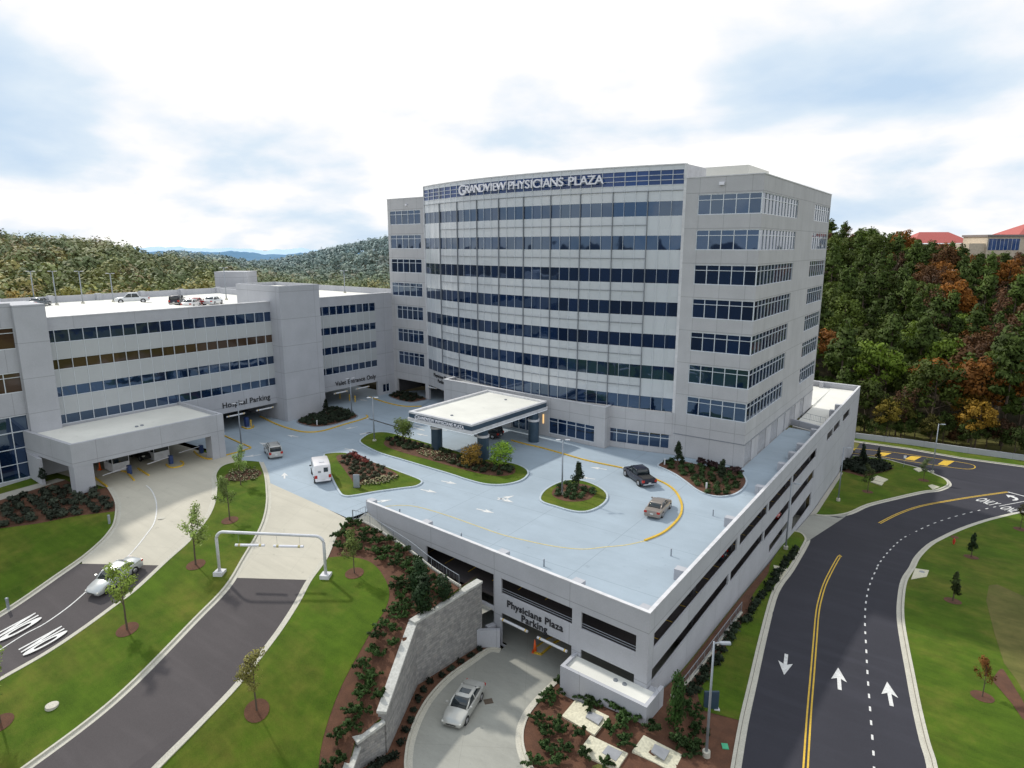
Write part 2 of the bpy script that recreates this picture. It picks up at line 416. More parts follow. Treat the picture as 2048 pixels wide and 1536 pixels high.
cb = wn('ShaderNodeCombineXYZ'); nt.links.new(wm_('DIVIDE', sx.outputs[0], den), cb.inputs[0]); nt.links.new(wm_('DIVIDE', sx.outputs[1], den), cb.inputs[1])
def wnoise(scale, detail, rough, off=0, dist=0):
    mp = wn('ShaderNodeMapping'); mp.inputs['Location'].default_value = (off, off * .7, 0); nt.links.new(cb.outputs[0], mp.inputs[0])
    x = wn('ShaderNodeTexNoise'); x.inputs['Scale'].default_value = scale; x.inputs['Detail'].default_value = detail; x.inputs['Roughness'].default_value = rough
    x.inputs['Distortion'].default_value = dist
    nt.links.new(mp.outputs[0], x.inputs['Vector']); return x.outputs['Fac']
def wramp(f, stops):
    r = wn('ShaderNodeValToRGB'); e = r.color_ramp.elements
    e[0].position, e[0].color = stops[0][0], (*stops[0][1], 1); e[1].position, e[1].color = stops[-1][0], (*stops[-1][1], 1)
    for p, c in stops[1:-1]: k = e.new(p); k.color = (*c, 1)
    nt.links.new(f, r.inputs[0]); return r.outputs[0]
cn = wnoise(1.15, 9, .5, 11.3, .1)
ccol = wramp(cn, [(.32, (.55, .71, .90)), (.43, (.74, .85, .96)), (.50, (.98, .99, 1.02)), (.56, (1.15, 1.15, 1.13))])
bg2 = wn('ShaderNodeBackground'); bg2.inputs[1].default_value = 1.0; nt.links.new(ccol, bg2.inputs[0])
mx = wn('ShaderNodeMixShader'); wo = wn('ShaderNodeOutputWorld')
nt.links.new(wramp(wnoise(.8, 6, .5, 9.3), [(.33, (.96, .96, .96)), (.48, (1, 1, 1))]), mx.inputs[0])
nt.links.new(bg1.outputs[0], mx.inputs[1]); nt.links.new(bg2.outputs[0], mx.inputs[2]); nt.links.new(mx.outputs[0], wo.inputs[0])
sl = bpy.data.lights.new('sun', 'SUN'); sl.energy = 2.9; sl.angle = radians(2.0); sl.color = (1, .95, .86)
so = bpy.data.objects.new('sun', sl); COL.objects.link(so); so.location = (-80, 20, 90)
sd = Vector((-SUN_TO.x * cos(SUN_EL), -SUN_TO.y * cos(SUN_EL), -sin(SUN_EL))); so.rotation_euler = sd.to_track_quat('-Z', 'Y').to_euler()
cd = bpy.data.cameras.new('camera'); cam = bpy.data.objects.new('camera', cd); COL.objects.link(cam); sc.camera = cam
cam.location = (0, 0, HC); cam.rotation_euler = (pi / 2 - PITCH, 0, YAW); cd.sensor_width = 36; cd.lens = F / 2048 * 36
cd.clip_start = .5; cd.clip_end = 20000
sc.view_settings.view_transform = 'Standard'; sc.view_settings.look = 'None'; sc.view_settings.exposure = 0
sc.render.engine = 'CYCLES'; sc.cycles.max_bounces = 6; sc.cycles.diffuse_bounces = 3; sc.cycles.glossy_bounces = 3; sc.cycles.use_denoising = True

# ------------------------------------------------------------------ ground surfaces
def sheet(name, pts, h, off, mat, step=3.0, parent=None, kind='structure'):
    pts = [Vector((p[0], p[1])) for p in pts]
    b = []
    for i, p in enumerate(pts):
        q = pts[(i + 1) % len(pts)]; L = (q - p).length
        if L < 1e-3: continue
        k = max(1, int(L / step)) if h is not h0 else 1
        for j in range(k): b.append(p.lerp(q, j / k))
    verts = list(b)
    if h is not h0:
        xs = [p.x for p in b]; ys = [p.y for p in b]
        y = min(ys) + step / 2
        while y < max(ys):
            x = min(xs) + step / 2
            while x < max(xs):
                if inside((x, y), b): verts.append(Vector((x, y)))
                x += step
            y += step
    vo, eo, fo = delaunay_2d_cdt(verts, [], [list(range(len(b)))], 1, 1e-4)[:3]
    me = bpy.data.meshes.new(name)
    inv = wm(parent).inverted() if parent else Matrix()
    me.from_pydata([inv @ Vector((v.x, v.y, h(v.x, v.y) + off)) for v in vo], [], [list(f) for f in fo]); me.update()
    if me.polygons and sum(p.normal.z for p in me.polygons) < 0: me.flip_normals()
    me.materials.append(mat)
    o = bpy.data.objects.new(name, me); COL.objects.link(o); o.parent = parent
    if kind and not parent: o['kind'] = kind
    return o
def strip(name, pts, h, w0, w1, z0, z1, mat, closed=False, parent=None):
    """swept box along a path: perpendicular offsets w0..w1, heights z0..z1 over the ground"""
    a = offset_path(pts, w0, closed); b = offset_path(pts, w1, closed); m = MB(); rings = []
    for p, q in zip(a, b):
        hz = h(p.x, p.y); hz2 = h(q.x, q.y); hz = max(hz, hz2) if abs(hz - hz2) < .3 else hz
        rings.append([(p.x, p.y, hz + z0), (q.x, q.y, hz + z0), (q.x, q.y, hz + z1), (p.x, p.y, hz + z1)])
    if closed: rings.append(rings[0])
    m.loft(rings, caps=not closed)
    o = m.build(name, mat, parent)
    if not parent: o['kind'] = 'structure'
    return o
def paintline(name, pts, h, width, mat, parent=None, off=.03, closed=False):
    a = offset_path(pts, -width / 2, closed); b = offset_path(pts, width / 2, closed); m = MB()
    n = len(a); vr = [(m.bm.verts.new((p.x, p.y, h(p.x, p.y) + off)), m.bm.verts.new((q.x, q.y, h(q.x, q.y) + off))) for p, q in zip(a, b)]
    for i in range(n if closed else n - 1):
        m.bm.faces.new((vr[i][0], vr[(i + 1) % n][0], vr[(i + 1) % n][1], vr[i][1]))
    o = m.build(name, mat, parent)
    if not parent: o['kind'] = 'structure'
    return o
def sky_theta(x, y): return atan2(x * RGT[0] + y * RGT[1], x * FWD[0] + y * FWD[1])
def bear(x, y):
    th = sky_theta(x, y)
    return 1024 + F / cos(PITCH) * tan(max(-1.35, min(1.35, th)))
def sstep(t): t = min(1, max(0, t)); return t * t * (3 - 2 * t)
def hill(x, y):
    r = hypot(x, y); th = sky_theta(x, y); b = bear(x, y)
    if abs(th) > 1.45: return -13.5
    lf = 1 - sstep((b - 900) / 150)
    crest = float(np.interp(b, [-1500, -200, 0, 200, 330, 430, 520, 600, 900], [17, 18, 19, 16.5, 8, 3, -3, -6, -7]))
    hl = -1.5 + (crest + 1.5) * sstep((r - 185) / 215)
    far = float(np.interp(b, [430, 560, 640, 700, 772, 1000], [-6, -2, 8, 16, 24, 34]))
    hl += (far - hl) * sstep((r - 520) / 260) * sstep((b - 430) / 100) if b > 430 else 0
    cr = float(np.interp(b, [1400, 1660, 1750, 1850, 2048, 2600], [24, 22, 20, 18, 15, 12]))
    hr = -13.2 + (cr + 13.2) * sstep((r - 165) / 190)
    return lf * hl + (1 - lf) * hr
def polar_ground():
    m = MB(); rs = [140, 160, 180, 200, 225, 250, 280, 310, 345, 380, 420, 470, 530, 600, 680, 780, 900, 1200, 2000, 4000, 9000]; n = 180
    g = []
    for r in rs:
        row = []
        for k in range(n):
            a = 2 * pi * k / n; x, y = r * cos(a), r * sin(a)
            z = hill(x, y) if r <= 900 else -30
            row.append(m.bm.verts.new((x, y, z - .3)))
        g.append(row)
    c0 = m.bm.verts.new((0, 0, -17))
    inner = [m.bm.verts.new((135 * cos(2 * pi * k / n), 135 * sin(2 * pi * k / n), -17)) for k in range(n)]
    for k in range(n): m.bm.faces.new((c0, inner[k], inner[(k + 1) % n])); m.bm.faces.new((inner[k], g[0][k], g[0][(k + 1) % n], inner[(k + 1) % n]))
    for a, b in zip(g, g[1:]):
        for k in range(n): m.bm.faces.new((a[k], b[k], b[(k + 1) % n], a[(k + 1) % n]))
    o = m.build('ground', M['soil'], smooth_=True); o['kind'] = 'structure'
polar_ground()
def ridge(name, r, prof, mat):
    m = MB(); rr = random.Random(int(r)); top = []
    b = -300
    while b <= 2400:
        th = math.atan((b - 1024) * cos(PITCH) / F); d = (FWD[0] * cos(th) + RGT[0] * sin(th), FWD[1] * cos(th) + RGT[1] * sin(th))
        py = float(np.interp(b, *prof)) + rr.uniform(-1, 1) * .8 + 1.2 * sin(b * .05) + .8 * sin(b * .13 + 2)
        rad = r / cos(th); z = HC + rad * cos(th) * (492 - py) / F * 1.04
        top.append((d[0] * rad, d[1] * rad, z)); b += 6
    rings = []
    for (x, y, z) in top:
        k = .72
        rings.append([(x * k, y * k, -40), (x * .9, y * .9, z * .5 - 12), (x, y, z), (x * 1.15, y * 1.15, -30)])
    m.loft(rings, caps=False, closed=False)
    o = m.build(name, mat, smooth_=True); o['kind'] = 'structure'
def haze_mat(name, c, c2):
    t = NT(name); t.set(t.ramp(t.noise(.012, detail=8, rough=.7), [(.35, c), (.65, c2)]), 1, 0, 0); return t.m  # bluish ridge colours carry the aerial haze
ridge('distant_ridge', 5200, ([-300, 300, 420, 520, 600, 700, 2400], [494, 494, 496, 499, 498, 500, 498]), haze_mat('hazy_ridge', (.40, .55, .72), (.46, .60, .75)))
ridge('middle_ridge', 1900, ([-300, 360, 470, 560, 640, 2400], [508, 502, 503, 508, 506, 500]), haze_mat('hazy_blue_ridge', (.11, .21, .33), (.15, .26, .38)))

# upper ground, left of the plaza
KL = smooth(PX(Z7, hU, [(790, 280), (840, 370), (850, 450), (835, 540), (800, 600), (740, 670), (600, 790), (400, 930), (200, 1070), (0, 1200)]) + PX(ID, hU, [(-80, 1275), (-200, 1350)]))
KC1 = smooth(PX(Z7, hU, [(1900, 92), (1790, 86), (1640, 115), (1580, 180), (1585, 260), (1575, 370), (1540, 470), (1480, 560), (1380, 680), (1240, 805), (1010, 1020), (820, 1165)]) + PX(Z15, hU, [(700, 370), (400, 570), (0, 800), (-500, 1100)]))
KC2 = smooth(PX(Z7, hU, [(1900, 92), (1935, 180), (1950, 300), (1950, 400), (1925, 520), (1870, 640), (1780, 790)]) + PX(Z15, hU, [(1920, 0), (1640, 290), (1150, 790), (760, 1130), (210, 1536), (-100, 1760)]))
KR = smooth(PX(Z8, hU, [(1180, 298), (1100, 360), (1060, 440), (1010, 560), (960, 640), (880, 750), (800, 900), (700, 1060), (600, 1200)]) + PX(Z15, hU, [(2048, 830), (1700, 1200), (1370, 1536), (1100, 1830)]))
MB1 = smooth(PX(Z8, hU, [(1000, 577), (1130, 567), (1280, 592), (1370, 650), (1440, 760), (1458, 850), (1430, 950), (1350, 1080), (1250, 1250)]) + PX(Z9, hU, [(160, 940), (60, 1200), (8, 1400), (-10, 1540), (-30, 1700)]))
RAILB = smooth(PX(Z8, hU, [(1195, 302), (1300, 335), (1420, 412), (1600, 530), (1750, 650), (1900, 752)]) + [Vector((-34.0, 39.8))], 3)
SW = [Vector(p) for p in ((-33.75, 42.3), (-34.3, 34.3), (-30.75, 27.45), (-31.2, 25.4), (-27.9, 20.2), (-25.5, 12.5))]
SWs = [(-1.55, -1.75), (-1.9, -4.0), (-4.7, -5.1), (-5.6, -6.0), (-6.2, -6.6)]
seamA = at(697, 1037).to_2d(); seamB = at(533, 963).to_2d()
FACE_O, FACE_A = Vector((-91.2, 88)), radians(87.94)
FD = Vector((cos(FACE_A), sin(FACE_A))); FN = Vector((FD.y, -FD.x))        # along +Y, outward +X
def fp(s, o=0.0): return FACE_O - FD * s + FN * o
upper = RAILB + SW + [Vector((-20, -40)), Vector((-240, -60)), Vector((-240, 30)), fp(59.5), fp(45), Vector((-84, 48)), at(500, 925).to_2d(), seamB, seamA]
sheet('upper_lawn', upper, hU, -.06, M['grass'], 2.5)
LANES_END = smooth(PX(Z15, hU, [(-500, 1100)]), 1)
# concrete exit lanes, from the gate canopy down to the asphalt
def split_drive(name_a, name_b, left, right, ca, cb):
    """cut a drive (two borders) at the pixel line ca-cb: concrete above, asphalt below"""
    def idx(path, p):
        return min(range(len(path)), key=lambda i: (path[i] - p).length)
    i, j = idx(left, ca), idx(right, cb)
    sheet(name_a, left[:i] + [ca, cb] + right[:j][::-1], hU, .012, M['concrete'], 2.0)
    sheet(name_b, [ca] + left[i + 1:] + right[j + 1:][::-1] + [cb], hU, .014, M['asphalt2'], 2.0)
ca, cb_ = [on(hU, *Z7(*p)).to_2d() for p in ((600, 832), (1190, 845))]
gate_in = [fp(57.5, -.5), fp(57.5, 9)]
split_drive('exit_drive_concrete', 'exit_drive_asphalt', [fp(42, -.6), fp(57.5, -.6)] + KL, [fp(42, -.5), fp(41.5, 9.5), at(447, 908).to_2d(), at(500, 925).to_2d()] + KC1[2:], ca, cb_)
ca2, cb2 = [on(hU, *Z8(*p)).to_2d() for p in ((330, 716), (888, 732))]
split_drive('entry_drive_concrete', 'entry_drive_asphalt', [seamB] + KC2[3:], [seamA] + KR, ca2, cb2)
for nm, pth, sgn in (('left_kerb', KL, -1), ('lawn_kerb', KC1[6:], 1), ('lawn_kerb', KC2, -1), ('right_kerb', KR, 1)):
    g = .5 * sgn
    strip(nm, pth, hU, -.09, .09, -.3, .15, M['kerb'])
    paintline('gutter', offset_path(pth, -g * .55 if nm != 'x' else 0), hU, .42, M['kerb'], off=.022)
def island(name, pts, h, mat, parent=None, off=.13): return sheet(name, pts, h, off, mat, 2.0, parent)
# raised lawns
left_bed_edge = PX(Z7, hU, [(0, 582), (280, 545), (560, 490), (845, 455)])
iL = min(range(len(KL)), key=lambda i: (KL[i] - left_bed_edge[-1]).length)
sheet('left_lawn', KL[iL:] + [Vector((-110, -20)), Vector((-150, 20)), PX(ID, hU, [(-150, 1085)])[0]] + left_bed_edge, hU, .12, M['grass'], 2.0)
left_walk = PX(Z7, hU, [(-80, 395), (0, 375), (270, 290), (480, 225)])
sheet('left_mulch_bed', left_bed_edge + KL[:iL][::-1] + PX(Z7, hU, [(660, 300), (500, 235)]) + left_walk[::-1] + [PX(ID, hU, [(-150, 1085)])[0]], hU, .11, M['mulch'], 2.0)
sheet('left_path', [q for q in left_walk] + PX(Z7, hU, [(420, 215), (230, 265), (0, 330), (-80, 350)]), hU, .125, M['walk'], 1.5)
sheet('central_lawn', KC1 + KC2[::-1], hU, .12, M['grass'], 1.5)
iM = min(range(len(KR)), key=lambda i: (KR[i] - MB1[0]).length)
sheet('entry_lawn', MB1 + [Vector((-28, 5))] + KR[iM:][::-1], hU, .12, M['grass'], 1.5)
bedpoly = KR[:iM] + MB1 + [Vector((-25.7, 12.5))] + [p + Vector((-.02, 0)) for p in SW[::-1][1:]] + RAILB[::-1]
sheet('slope_mulch_bed', bedpoly, hU, .10, M['mulch'], 1.5)
# plaza deck (the roof of the lower garage)
GC, GL = Vector((-17.4, 42.17)), Vector((-51.33, 45.06))
deckpoly = [(-17.7, 42.5), (-51.2, 45.35), seamA, seamB, at(500, 925).to_2d(), at(447, 908).to_2d(), fp(41, -.3), fp(41, -18), fp(0, -18), fp(0, -.5), (-81.0, 105), (-22.4, 105), (-22.4, 106.6), (-17.7, 106)]
deck = sheet('plaza_deck', deckpoly, h0, 0, M['deck'])
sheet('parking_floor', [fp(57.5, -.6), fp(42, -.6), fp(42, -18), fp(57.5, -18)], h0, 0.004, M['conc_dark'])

# lower ground and road
lowp = [(-33.5, 43), (-34, 34), (-30.5, 27), (-25, 12), (-20, -40), (160, -60), (170, 160), (-10, 175), (-60, 170), (-60, 150), (-17, 143), (-17.5, 43)]
sheet('lower_ground', lowp, hL, -.08, M['grass_dry'], 5.0)
RK_L = smooth(PX(ID, hL, [(1448, 1640)]) + PX(Z10, hL, [(1700, 1536), (1760, 1200), (1830, 900), (1900, 600), (1980, 300)]) + PX(Z12, hL, [(250, 1636), (330, 1530), (440, 1345), (445, 1300), (410, 1268), (345, 1255)]), 4)
RK_R = smooth(PX(ID, hL, [(1885, 1640)]) + PX(Z11, hL, [(1400, 1536), (1345, 1350), (1285, 1100), (1235, 850), (1195, 650), (1163, 450), (1165, 300), (1188, 170), (1243, 80)]) + PX(Z12, hL, [(1290, 1440), (1400, 1340), (1560, 1260), (1750, 1190), (1900, 1150), (2048, 1120), (2400, 1085)]), 4)
UI = smooth(PX(Z12, hL, [(525, 1137), (620, 1142), (760, 1122), (900, 1062), (1100, 1012), (1300, 967), (1400, 955), (1470, 930), (1490, 905), (1460, 870), (1390, 840), (1300, 800), (1150, 760), (1000, 722), (800, 705)]), 4)
RT = PX(Z12, hL, [(760, 588), (1200, 650), (1600, 720), (2048, 780), (2500, 850)])
road = RK_L + [Vector((-17.2, 88)), Vector((-17.2, 150.5))] + RT + [Vector((60, 158)), Vector((60, 120))] + RK_R[::-1]
road_o = sheet('road', road, hL, .02, M['asphalt'], 2.5)
strip('road_kerb', RK_L, hL, -.12, .12, -.3, .16, M['kerb']); paintline('gutter', offset_path(RK_L, -.36), hL, .42, M['kerb'], off=.03)
strip('road_kerb', RK_R, hL, -.12, .12, -.3, .16, M['kerb']); paintline('gutter', offset_path(RK_R, .36), hL, .42, M['kerb'], off=.03)
strip('road_kerb', UI, hL, -.12, .12, -.3, .16, M['kerb']); paintline('gutter', offset_path(UI, -.36), hL, .42, M['kerb'], off=.03)
strip('road_kerb', RT, hL, -.1, .1, -.3, .16, M['kerb']); paintline('gutter', offset_path(RT, -.4), hL, .42, M['kerb'], off=.03)
sheet('roadside_lawn', RK_R + [Vector((90, 125)), Vector((90, 20)), Vector((25, 10))], hL, .13, M['grass'], 3)
sheet('dry_grass_patch', PX(Z11, hL, [(1790, 210), (1850, 200), (2048, 290), (2200, 400), (2250, 900), (2100, 1080), (1990, 900), (1900, 780), (1830, 560), (1770, 320)]), hL, .145, M['grass_dry'], 2)
sheet('clay_patch', smooth(PX(Z11, hL, [(1820, 900), (1880, 820), (1930, 880), (1990, 980), (2048, 1080), (2048, 1200), (1960, 1080), (1860, 960)]), 3, True), hL, .16, M['mulch'], 2)
sheet('corner_lawn', UI + PX(Z12, hL, [(790, 720), (655, 805), (725, 830)]) , hL, .13, M['grass'], 2)
strip_out = PX(Z12, hL, [(760, 575), (1200, 632), (1600, 690), (2048, 755), (2500, 820)])
sheet('verge_grass', RT + [p for p in PX(Z12, hL, [(760, 560), (1200, 610), (1600, 668), (2048, 728), (2500, 795)])][::-1], hL, .13, M['grass'], 3)
sheet('back_path', [Vector((-17.3, 101.5))] + PX(Z12, hL, [(525, 1137), (725, 830), (655, 805)]) + [Vector((-17.3, 128))], hL, .12, M['walk'], 2)
sheet('garage_apron', [Vector((-17.3, 89)), Vector((-17.3, 102))] + PX(Z12, hL, [(400, 1120), (525, 1137), (620, 1142), (770, 1122), (455, 1335), (440, 1290), (400, 1262), (345, 1255)]), hL, .05, M['concrete2'], 2)
# strip of bed and grass between the garage and the road
bed_e = smooth(PX(Z10, hL, [(1500, 1130), (1460, 1060), (1450, 980), (1510, 900), (1600, 740), (1700, 580), (1830, 400), (1870, 360), (1840, 300), (1900, 200), (1960, 120)]) + PX(Z12, hL, [(200, 1480), (300, 1330), (345, 1270)]), 4)
iK = min(range(len(RK_L)), key=lambda i: (RK_L[i] - PX(Z10, hL, [(1750, 1200)])[0]).length)
sheet('garage_side_lawn', bed_e + RK_L[iK:][::-1], hL, .13, M['grass'], 2)
LD_R = smooth(PX(Z9, hL, [(1750, 905), (1640, 1010), (1540, 1130), (1490, 1240), (1480, 1340), (1500, 1440), (1545, 1536), (1620, 1640)]), 4)
LD_L = smooth([Vector((-31.6, 42.6))] + PX(Z9, hL, [(1230, 672), (1080, 770), (930, 880), (800, 1020), (710, 1170), (650, 1330), (630, 1440), (625, 1536), (640, 1640)]), 4)
sheet('lower_drive', [Vector((-32.2, 48)), ] + LD_L + LD_R[::-1] + [Vector((-24.3, 42.0)), Vector((-24.3, 48))], hL, .03, M['concrete2'], 2)
strip('drive_kerb', LD_R, hL, -.09, .09, -.3, .17, M['kerb']); paintline('gutter', offset_path(LD_R, -.3), hL, .4, M['kerb'], off=.042)
strip('drive_kerb', LD_L, hL, -.09, .09, -.3, .17, M['kerb']); paintline('gutter', offset_path(LD_L, .3), hL, .4, M['kerb'], off=.042)
sheet('wall_foot_bed', LD_L[1:] + [Vector((-24, 15))] + [p + Vector((.2, 0)) for p in SW[::-1]], hL, .11, M['mulch'], 2)
sheet('corner_mulch_bed', LD_R + [Vector((-14, 24))] + RK_L[:iK + 1] + bed_e + [Vector((-17.2, 88)), Vector((-17.2, 42.2)), Vector((-24.5, 42.6))], hL, .11, M['mulch'], 2)
exec_marks = True

# ------------------------------------------------------------------ facade helper
def wall(m, p, q, z0, z1, ops, t=.35, trim=0):
    """wall from p to q, outward on the RIGHT of p->q; ops = openings (s0,s1,za,zb)"""
    p, q = Vector(p[:2]), Vector(q[:2]); L = (q - p).length; d = (q - p) / L
    L -= trim
    ss = sorted({0, L, *[max(0, min(L, v)) for o in ops for v in o[:2]]})
    for a, b in zip(ss, ss[1:]):
        if b - a < 1e-4: continue
        c = (a + b) / 2
        holes = sorted([(max(z0, o[2]), min(z1, o[3])) for o in ops if o[0] < c < o[1]])
        z = z0
        for (u, v) in holes + [(z1, z1)]:
            if u - z > 1e-3: m.seg(p + d * a, p + d * b, z, u, 0, t)
            z = max(z, v)
def ribbon(parent, p, q, s0, s1, z0, z1, mulls, transom=None, mat='glass', inset=.14, frame='mullion', fr=.09, lab=None):
    """one ribbon window: glass strip, with its frame as a sub-part"""
    p, q = Vector(p[:2]), Vector(q[:2]); d = (q - p).normalized(); n = Vector((d.y, -d.x))
    a, b = p + d * s0 - n * inset, p + d * s1 - n * inset
    g = MB(); g.seg(a, b, z0, z1, 0, .05); o = g.build('ribbon_window', M[mat], parent)
    f = MB()
    for z in (z0, z1 - fr): f.seg(a, b, z, z + fr, -.09, -.002)
    k = fr / 2
    for s in mulls:
        c0, c1 = p + d * (s - k) - n * inset, p + d * (s + k) - n * inset
        f.seg(c0, c1, z0 + fr, z1 - fr, -.085, -.002)
    if transom:
        f.seg(a, b, transom - .035, transom + .035, -.08, -.003)
    f.build('window_frame', M[frame], o)
    return o
def text(s, size, extr, name, mat, parent, M4, bold=0.0, align='CENTER', xs=1.0, space=1.06):
    cu = bpy.data.curves.new(name, 'FONT'); cu.body = s; cu.size = size; cu.extrude = extr; cu.align_x = align; cu.offset = bold; cu.space_character = space
    ob = bpy.data.objects.new(name, cu); COL.objects.link(ob)
    dg = bpy.context.evaluated_depsgraph_get(); me = bpy.data.meshes.new_from_object(ob.evaluated_get(dg))
    bpy.data.objects.remove(ob); bpy.data.curves.remove(cu)
    me.transform(Matrix.Diagonal((xs, 1, 1, 1))); me.transform(M4)
    if parent is not None: me.transform(wm(parent).inverted())
    me.materials.clear(); me.materials.append(mat)
    o = bpy.data.objects.new(name, me); COL.objects.link(o); o.parent = parent
    return o
def frame4(pos, right, up, out):
    m = Matrix.Identity(4)
    for i, v in enumerate((right, up, out)):
        for j in range(3): m[j][i] = v[j]
    for j in range(3): m[j][3] = pos[j]
    return m
V3 = lambda v, z=0: Vector((v[0], v[1], z))
def chain(m, pts, z0, z1, w0, w1, closed=False):
    pts = [Vector(p[:2]) for p in pts]; a = offset_path(pts, w0, closed); b = offset_path(pts, w1, closed)
    rs = [[(p.x, p.y, z0), (q.x, q.y, z0), (q.x, q.y, z1), (p.x, p.y, z1)] for p, q in zip(a, b)]
    if closed: rs.append(rs[0])
    m.loft(rs, caps=not closed); return m

# ------------------------------------------------------------------ the tower
tower = tag(empty('office_tower', (-50, 95, 0)), 'nine storey pale concrete office tower with a bowed glass front, the tallest building', 'building')
wl = MB()
A0, A1 = (-32.1, 82.8), (-22.56, 82.8)
sill = [5.98 + 4.3 * k for k in range(7)]; WH = 2.48
ops = [(1.65, 9.6, s, s + WH) for s in sill]
wall(wl, A0, A1, 0, 36.3, ops, trim=.35)
B0, B1 = (-22.56, 82.8), (-22.56, 123.6)
opsB = [(-1, 17.9, s, s + WH) for s in sill] + [(28.9, 40.3, s, s + WH) for s in sill]
doors = [(.4, 3.6), (6.6, 10.6), (13, 16.9), (20.3, 21.4), (24, 28), (31, 34)]
wall(wl, B0, B1, 0, 36.3, opsB + [(a, b, .02, 2.9) for a, b in doors], trim=.35)
wall(wl, B1, (-60, 123.6), 0, 36.3, [])
LW0, LW1 = Vector((-91.4, 88.6)), Vector((-81.2, 87.8))
wl.build('wall', M['precast'], tower); wl = MB()
wall(wl, LW0, LW1, 5.2, 36.3, [(.55 if k > 2 else 1.7, 8.9, s, s + WH) for k, s in enumerate(sill)])
wall(wl, (-91.4, 123), LW0, 5.2, 36.3, [(31, 34.4, s, s + WH) for k, s in enumerate(sill) if k > 2], trim=.35)
wl.build('wall', M['precast'], tower)
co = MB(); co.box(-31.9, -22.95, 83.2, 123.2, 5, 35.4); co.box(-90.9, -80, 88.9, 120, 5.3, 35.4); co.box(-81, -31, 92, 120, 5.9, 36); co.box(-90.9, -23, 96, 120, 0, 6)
co.box(-31.9, -22.95, 83.3, 96, 0, 5); co.box(-91.0, -60, 97, 97.5, -.2, 5.2); co.build('dark_infill', M['void'], tower)  # dark boxes added behind the walls to block light
co = MB(); co.box(-91.4, -91.0, 89.4, 97.4, 0, 5.2); co.box(-72, -71.6, 88.5, 97, 0, 5.2); co.box(-91, -72, 89.3, 97, 4.6, 5.15); co.build('inner_wall', M['conc_dark'], tower)
cp = MB()
chain(cp, [A0, B0, B1], 36.3, 36.42, -.06, .42)
cp2 = MB(); chain(cp2, [(-91.4, 120), LW0, LW1], 36.3, 36.42, -.06, .42); cp2.build('coping', M['coping'], tower)
cp.build('coping', M['coping'], tower)
lg = MB(); chain(lg, [A0, B0, B1], 3.02, 3.12, -.05, .01); lg.build('ledge', M['fin'], tower)
rf = MB(); rf.box(-90, -23, 90, 123, 35.4, 35.6); rf.box(-34, -27.5, 93, 103, 35.6, 38.6); rf.build('roof', M['roof_white'], tower)
for k, s in enumerate(sill):
    ribbon(tower, A0, A1, 1.65, 9.42, s, s + WH, [1.7 + 1.57 * i for i in range(5)] + [9.40], s + 1.78)
    ribbon(tower, B0, B1, .14, 17.9, s, s + WH, [.15] + [17.85 - 1.6 * i for i in range(11)], s + 1.78, fr=.055)
    ribbon(tower, B0, B1, 28.9, 40.3, s, s + WH, [28.95 + 1.6 * i for i in range(8)], s + 1.78, fr=.055)
    lx = .55 if k > 2 else 1.7
    nn = 5
    ribbon(tower, LW0, LW1, lx, 8.9, s, s + WH, [lx + .04 + (8.82 - lx) / nn * i for i in range(nn + 1)], s + 1.78)
for (a, b) in doors:
    g = MB(); g.seg((-22.56 - .15, 82.8 + a), (-22.56 - .15, 82.8 + b), .05, 2.9, 0, .05); g.build('door', M['grey_door'], tower)
    g = MB(); y = a + .1
    while y < b: g.seg((-22.56 - .12, 82.8 + y), (-22.56 - .12, 82.8 + y + .08), .1, 2.85, -.02, .028); y += .45
    g.build('louvre', M['coping'], tower)
# bowed curtain wall
PL, PR = Vector((-81.4, 87.8)), Vector((-32.2, 82.9)); ch = PR - PL; CL = ch.length; SG = 4.0
RAD = CL * CL / 8 / SG + SG / 2; nrm = Vector((ch.y, -ch.x)) / CL; OC = (PL + PR) / 2 - nrm * (RAD - SG)
aL = atan2((PL - OC).y, (PL - OC).x)
def arc(s, off=0):
    a = aL + s / RAD; return Vector((OC.x + (RAD + off) * cos(a), OC.y + (RAD + off) * sin(a)))
ML = [0, 2.0, 4.0, 5.95, 7.8, 9.65, 11.45, 13.2, 14.95, 16.65, 18.3, 19.95, 21.6, 23.25, 24.9, 26.55, 28.17, 29.77, 31.37, 32.97, 34.55, 36.12, 37.7, 39.28, 40.87, 42.45, 44.0, 45.6, 47.15, 48.68, 50.2]
def band(name, z0, z1, mat, off=0, s0=0, s1=30, parent=tower):
    m = MB(); 
    for i in range(s0, s1):
        a, b = arc(ML[i], off), arc(ML[i + 1], off); m.face([(a.x, a.y, z0), (b.x, b.y, z0), (b.x, b.y, z1), (a.x, a.y, z1)])
    m2 = m.build(name, M[mat], parent)
    return m2
zc = 5.9
for k, s in enumerate(sill):
    if s - zc > .1: band('spandrel', zc, s, 'spandrel')
    o = band('ribbon_window', s, s + 1.82, 'glass', -.03)
    zc = s + 1.82
band('spandrel', zc, 35.62, 'spandrel')
ob = band('sign_band_window', 35.62, 37.47, 'glass_blue', -.03); band('spandrel', 37.47, 38.0, 'spandrel')
f = MB()
for z in (35.6, 36.2, 36.82, 37.43):
    for i in range(30): f.seg(arc(ML[i], .05), arc(ML[i + 1], .05), z, z + .06, 0, .07)
for i in range(31): f.seg(arc(ML[i] - .035, .06), arc(ML[i] + .035, .06), 35.66, 37.43, 0, .09)
f.build('window_frame', M['mullion'], ob)
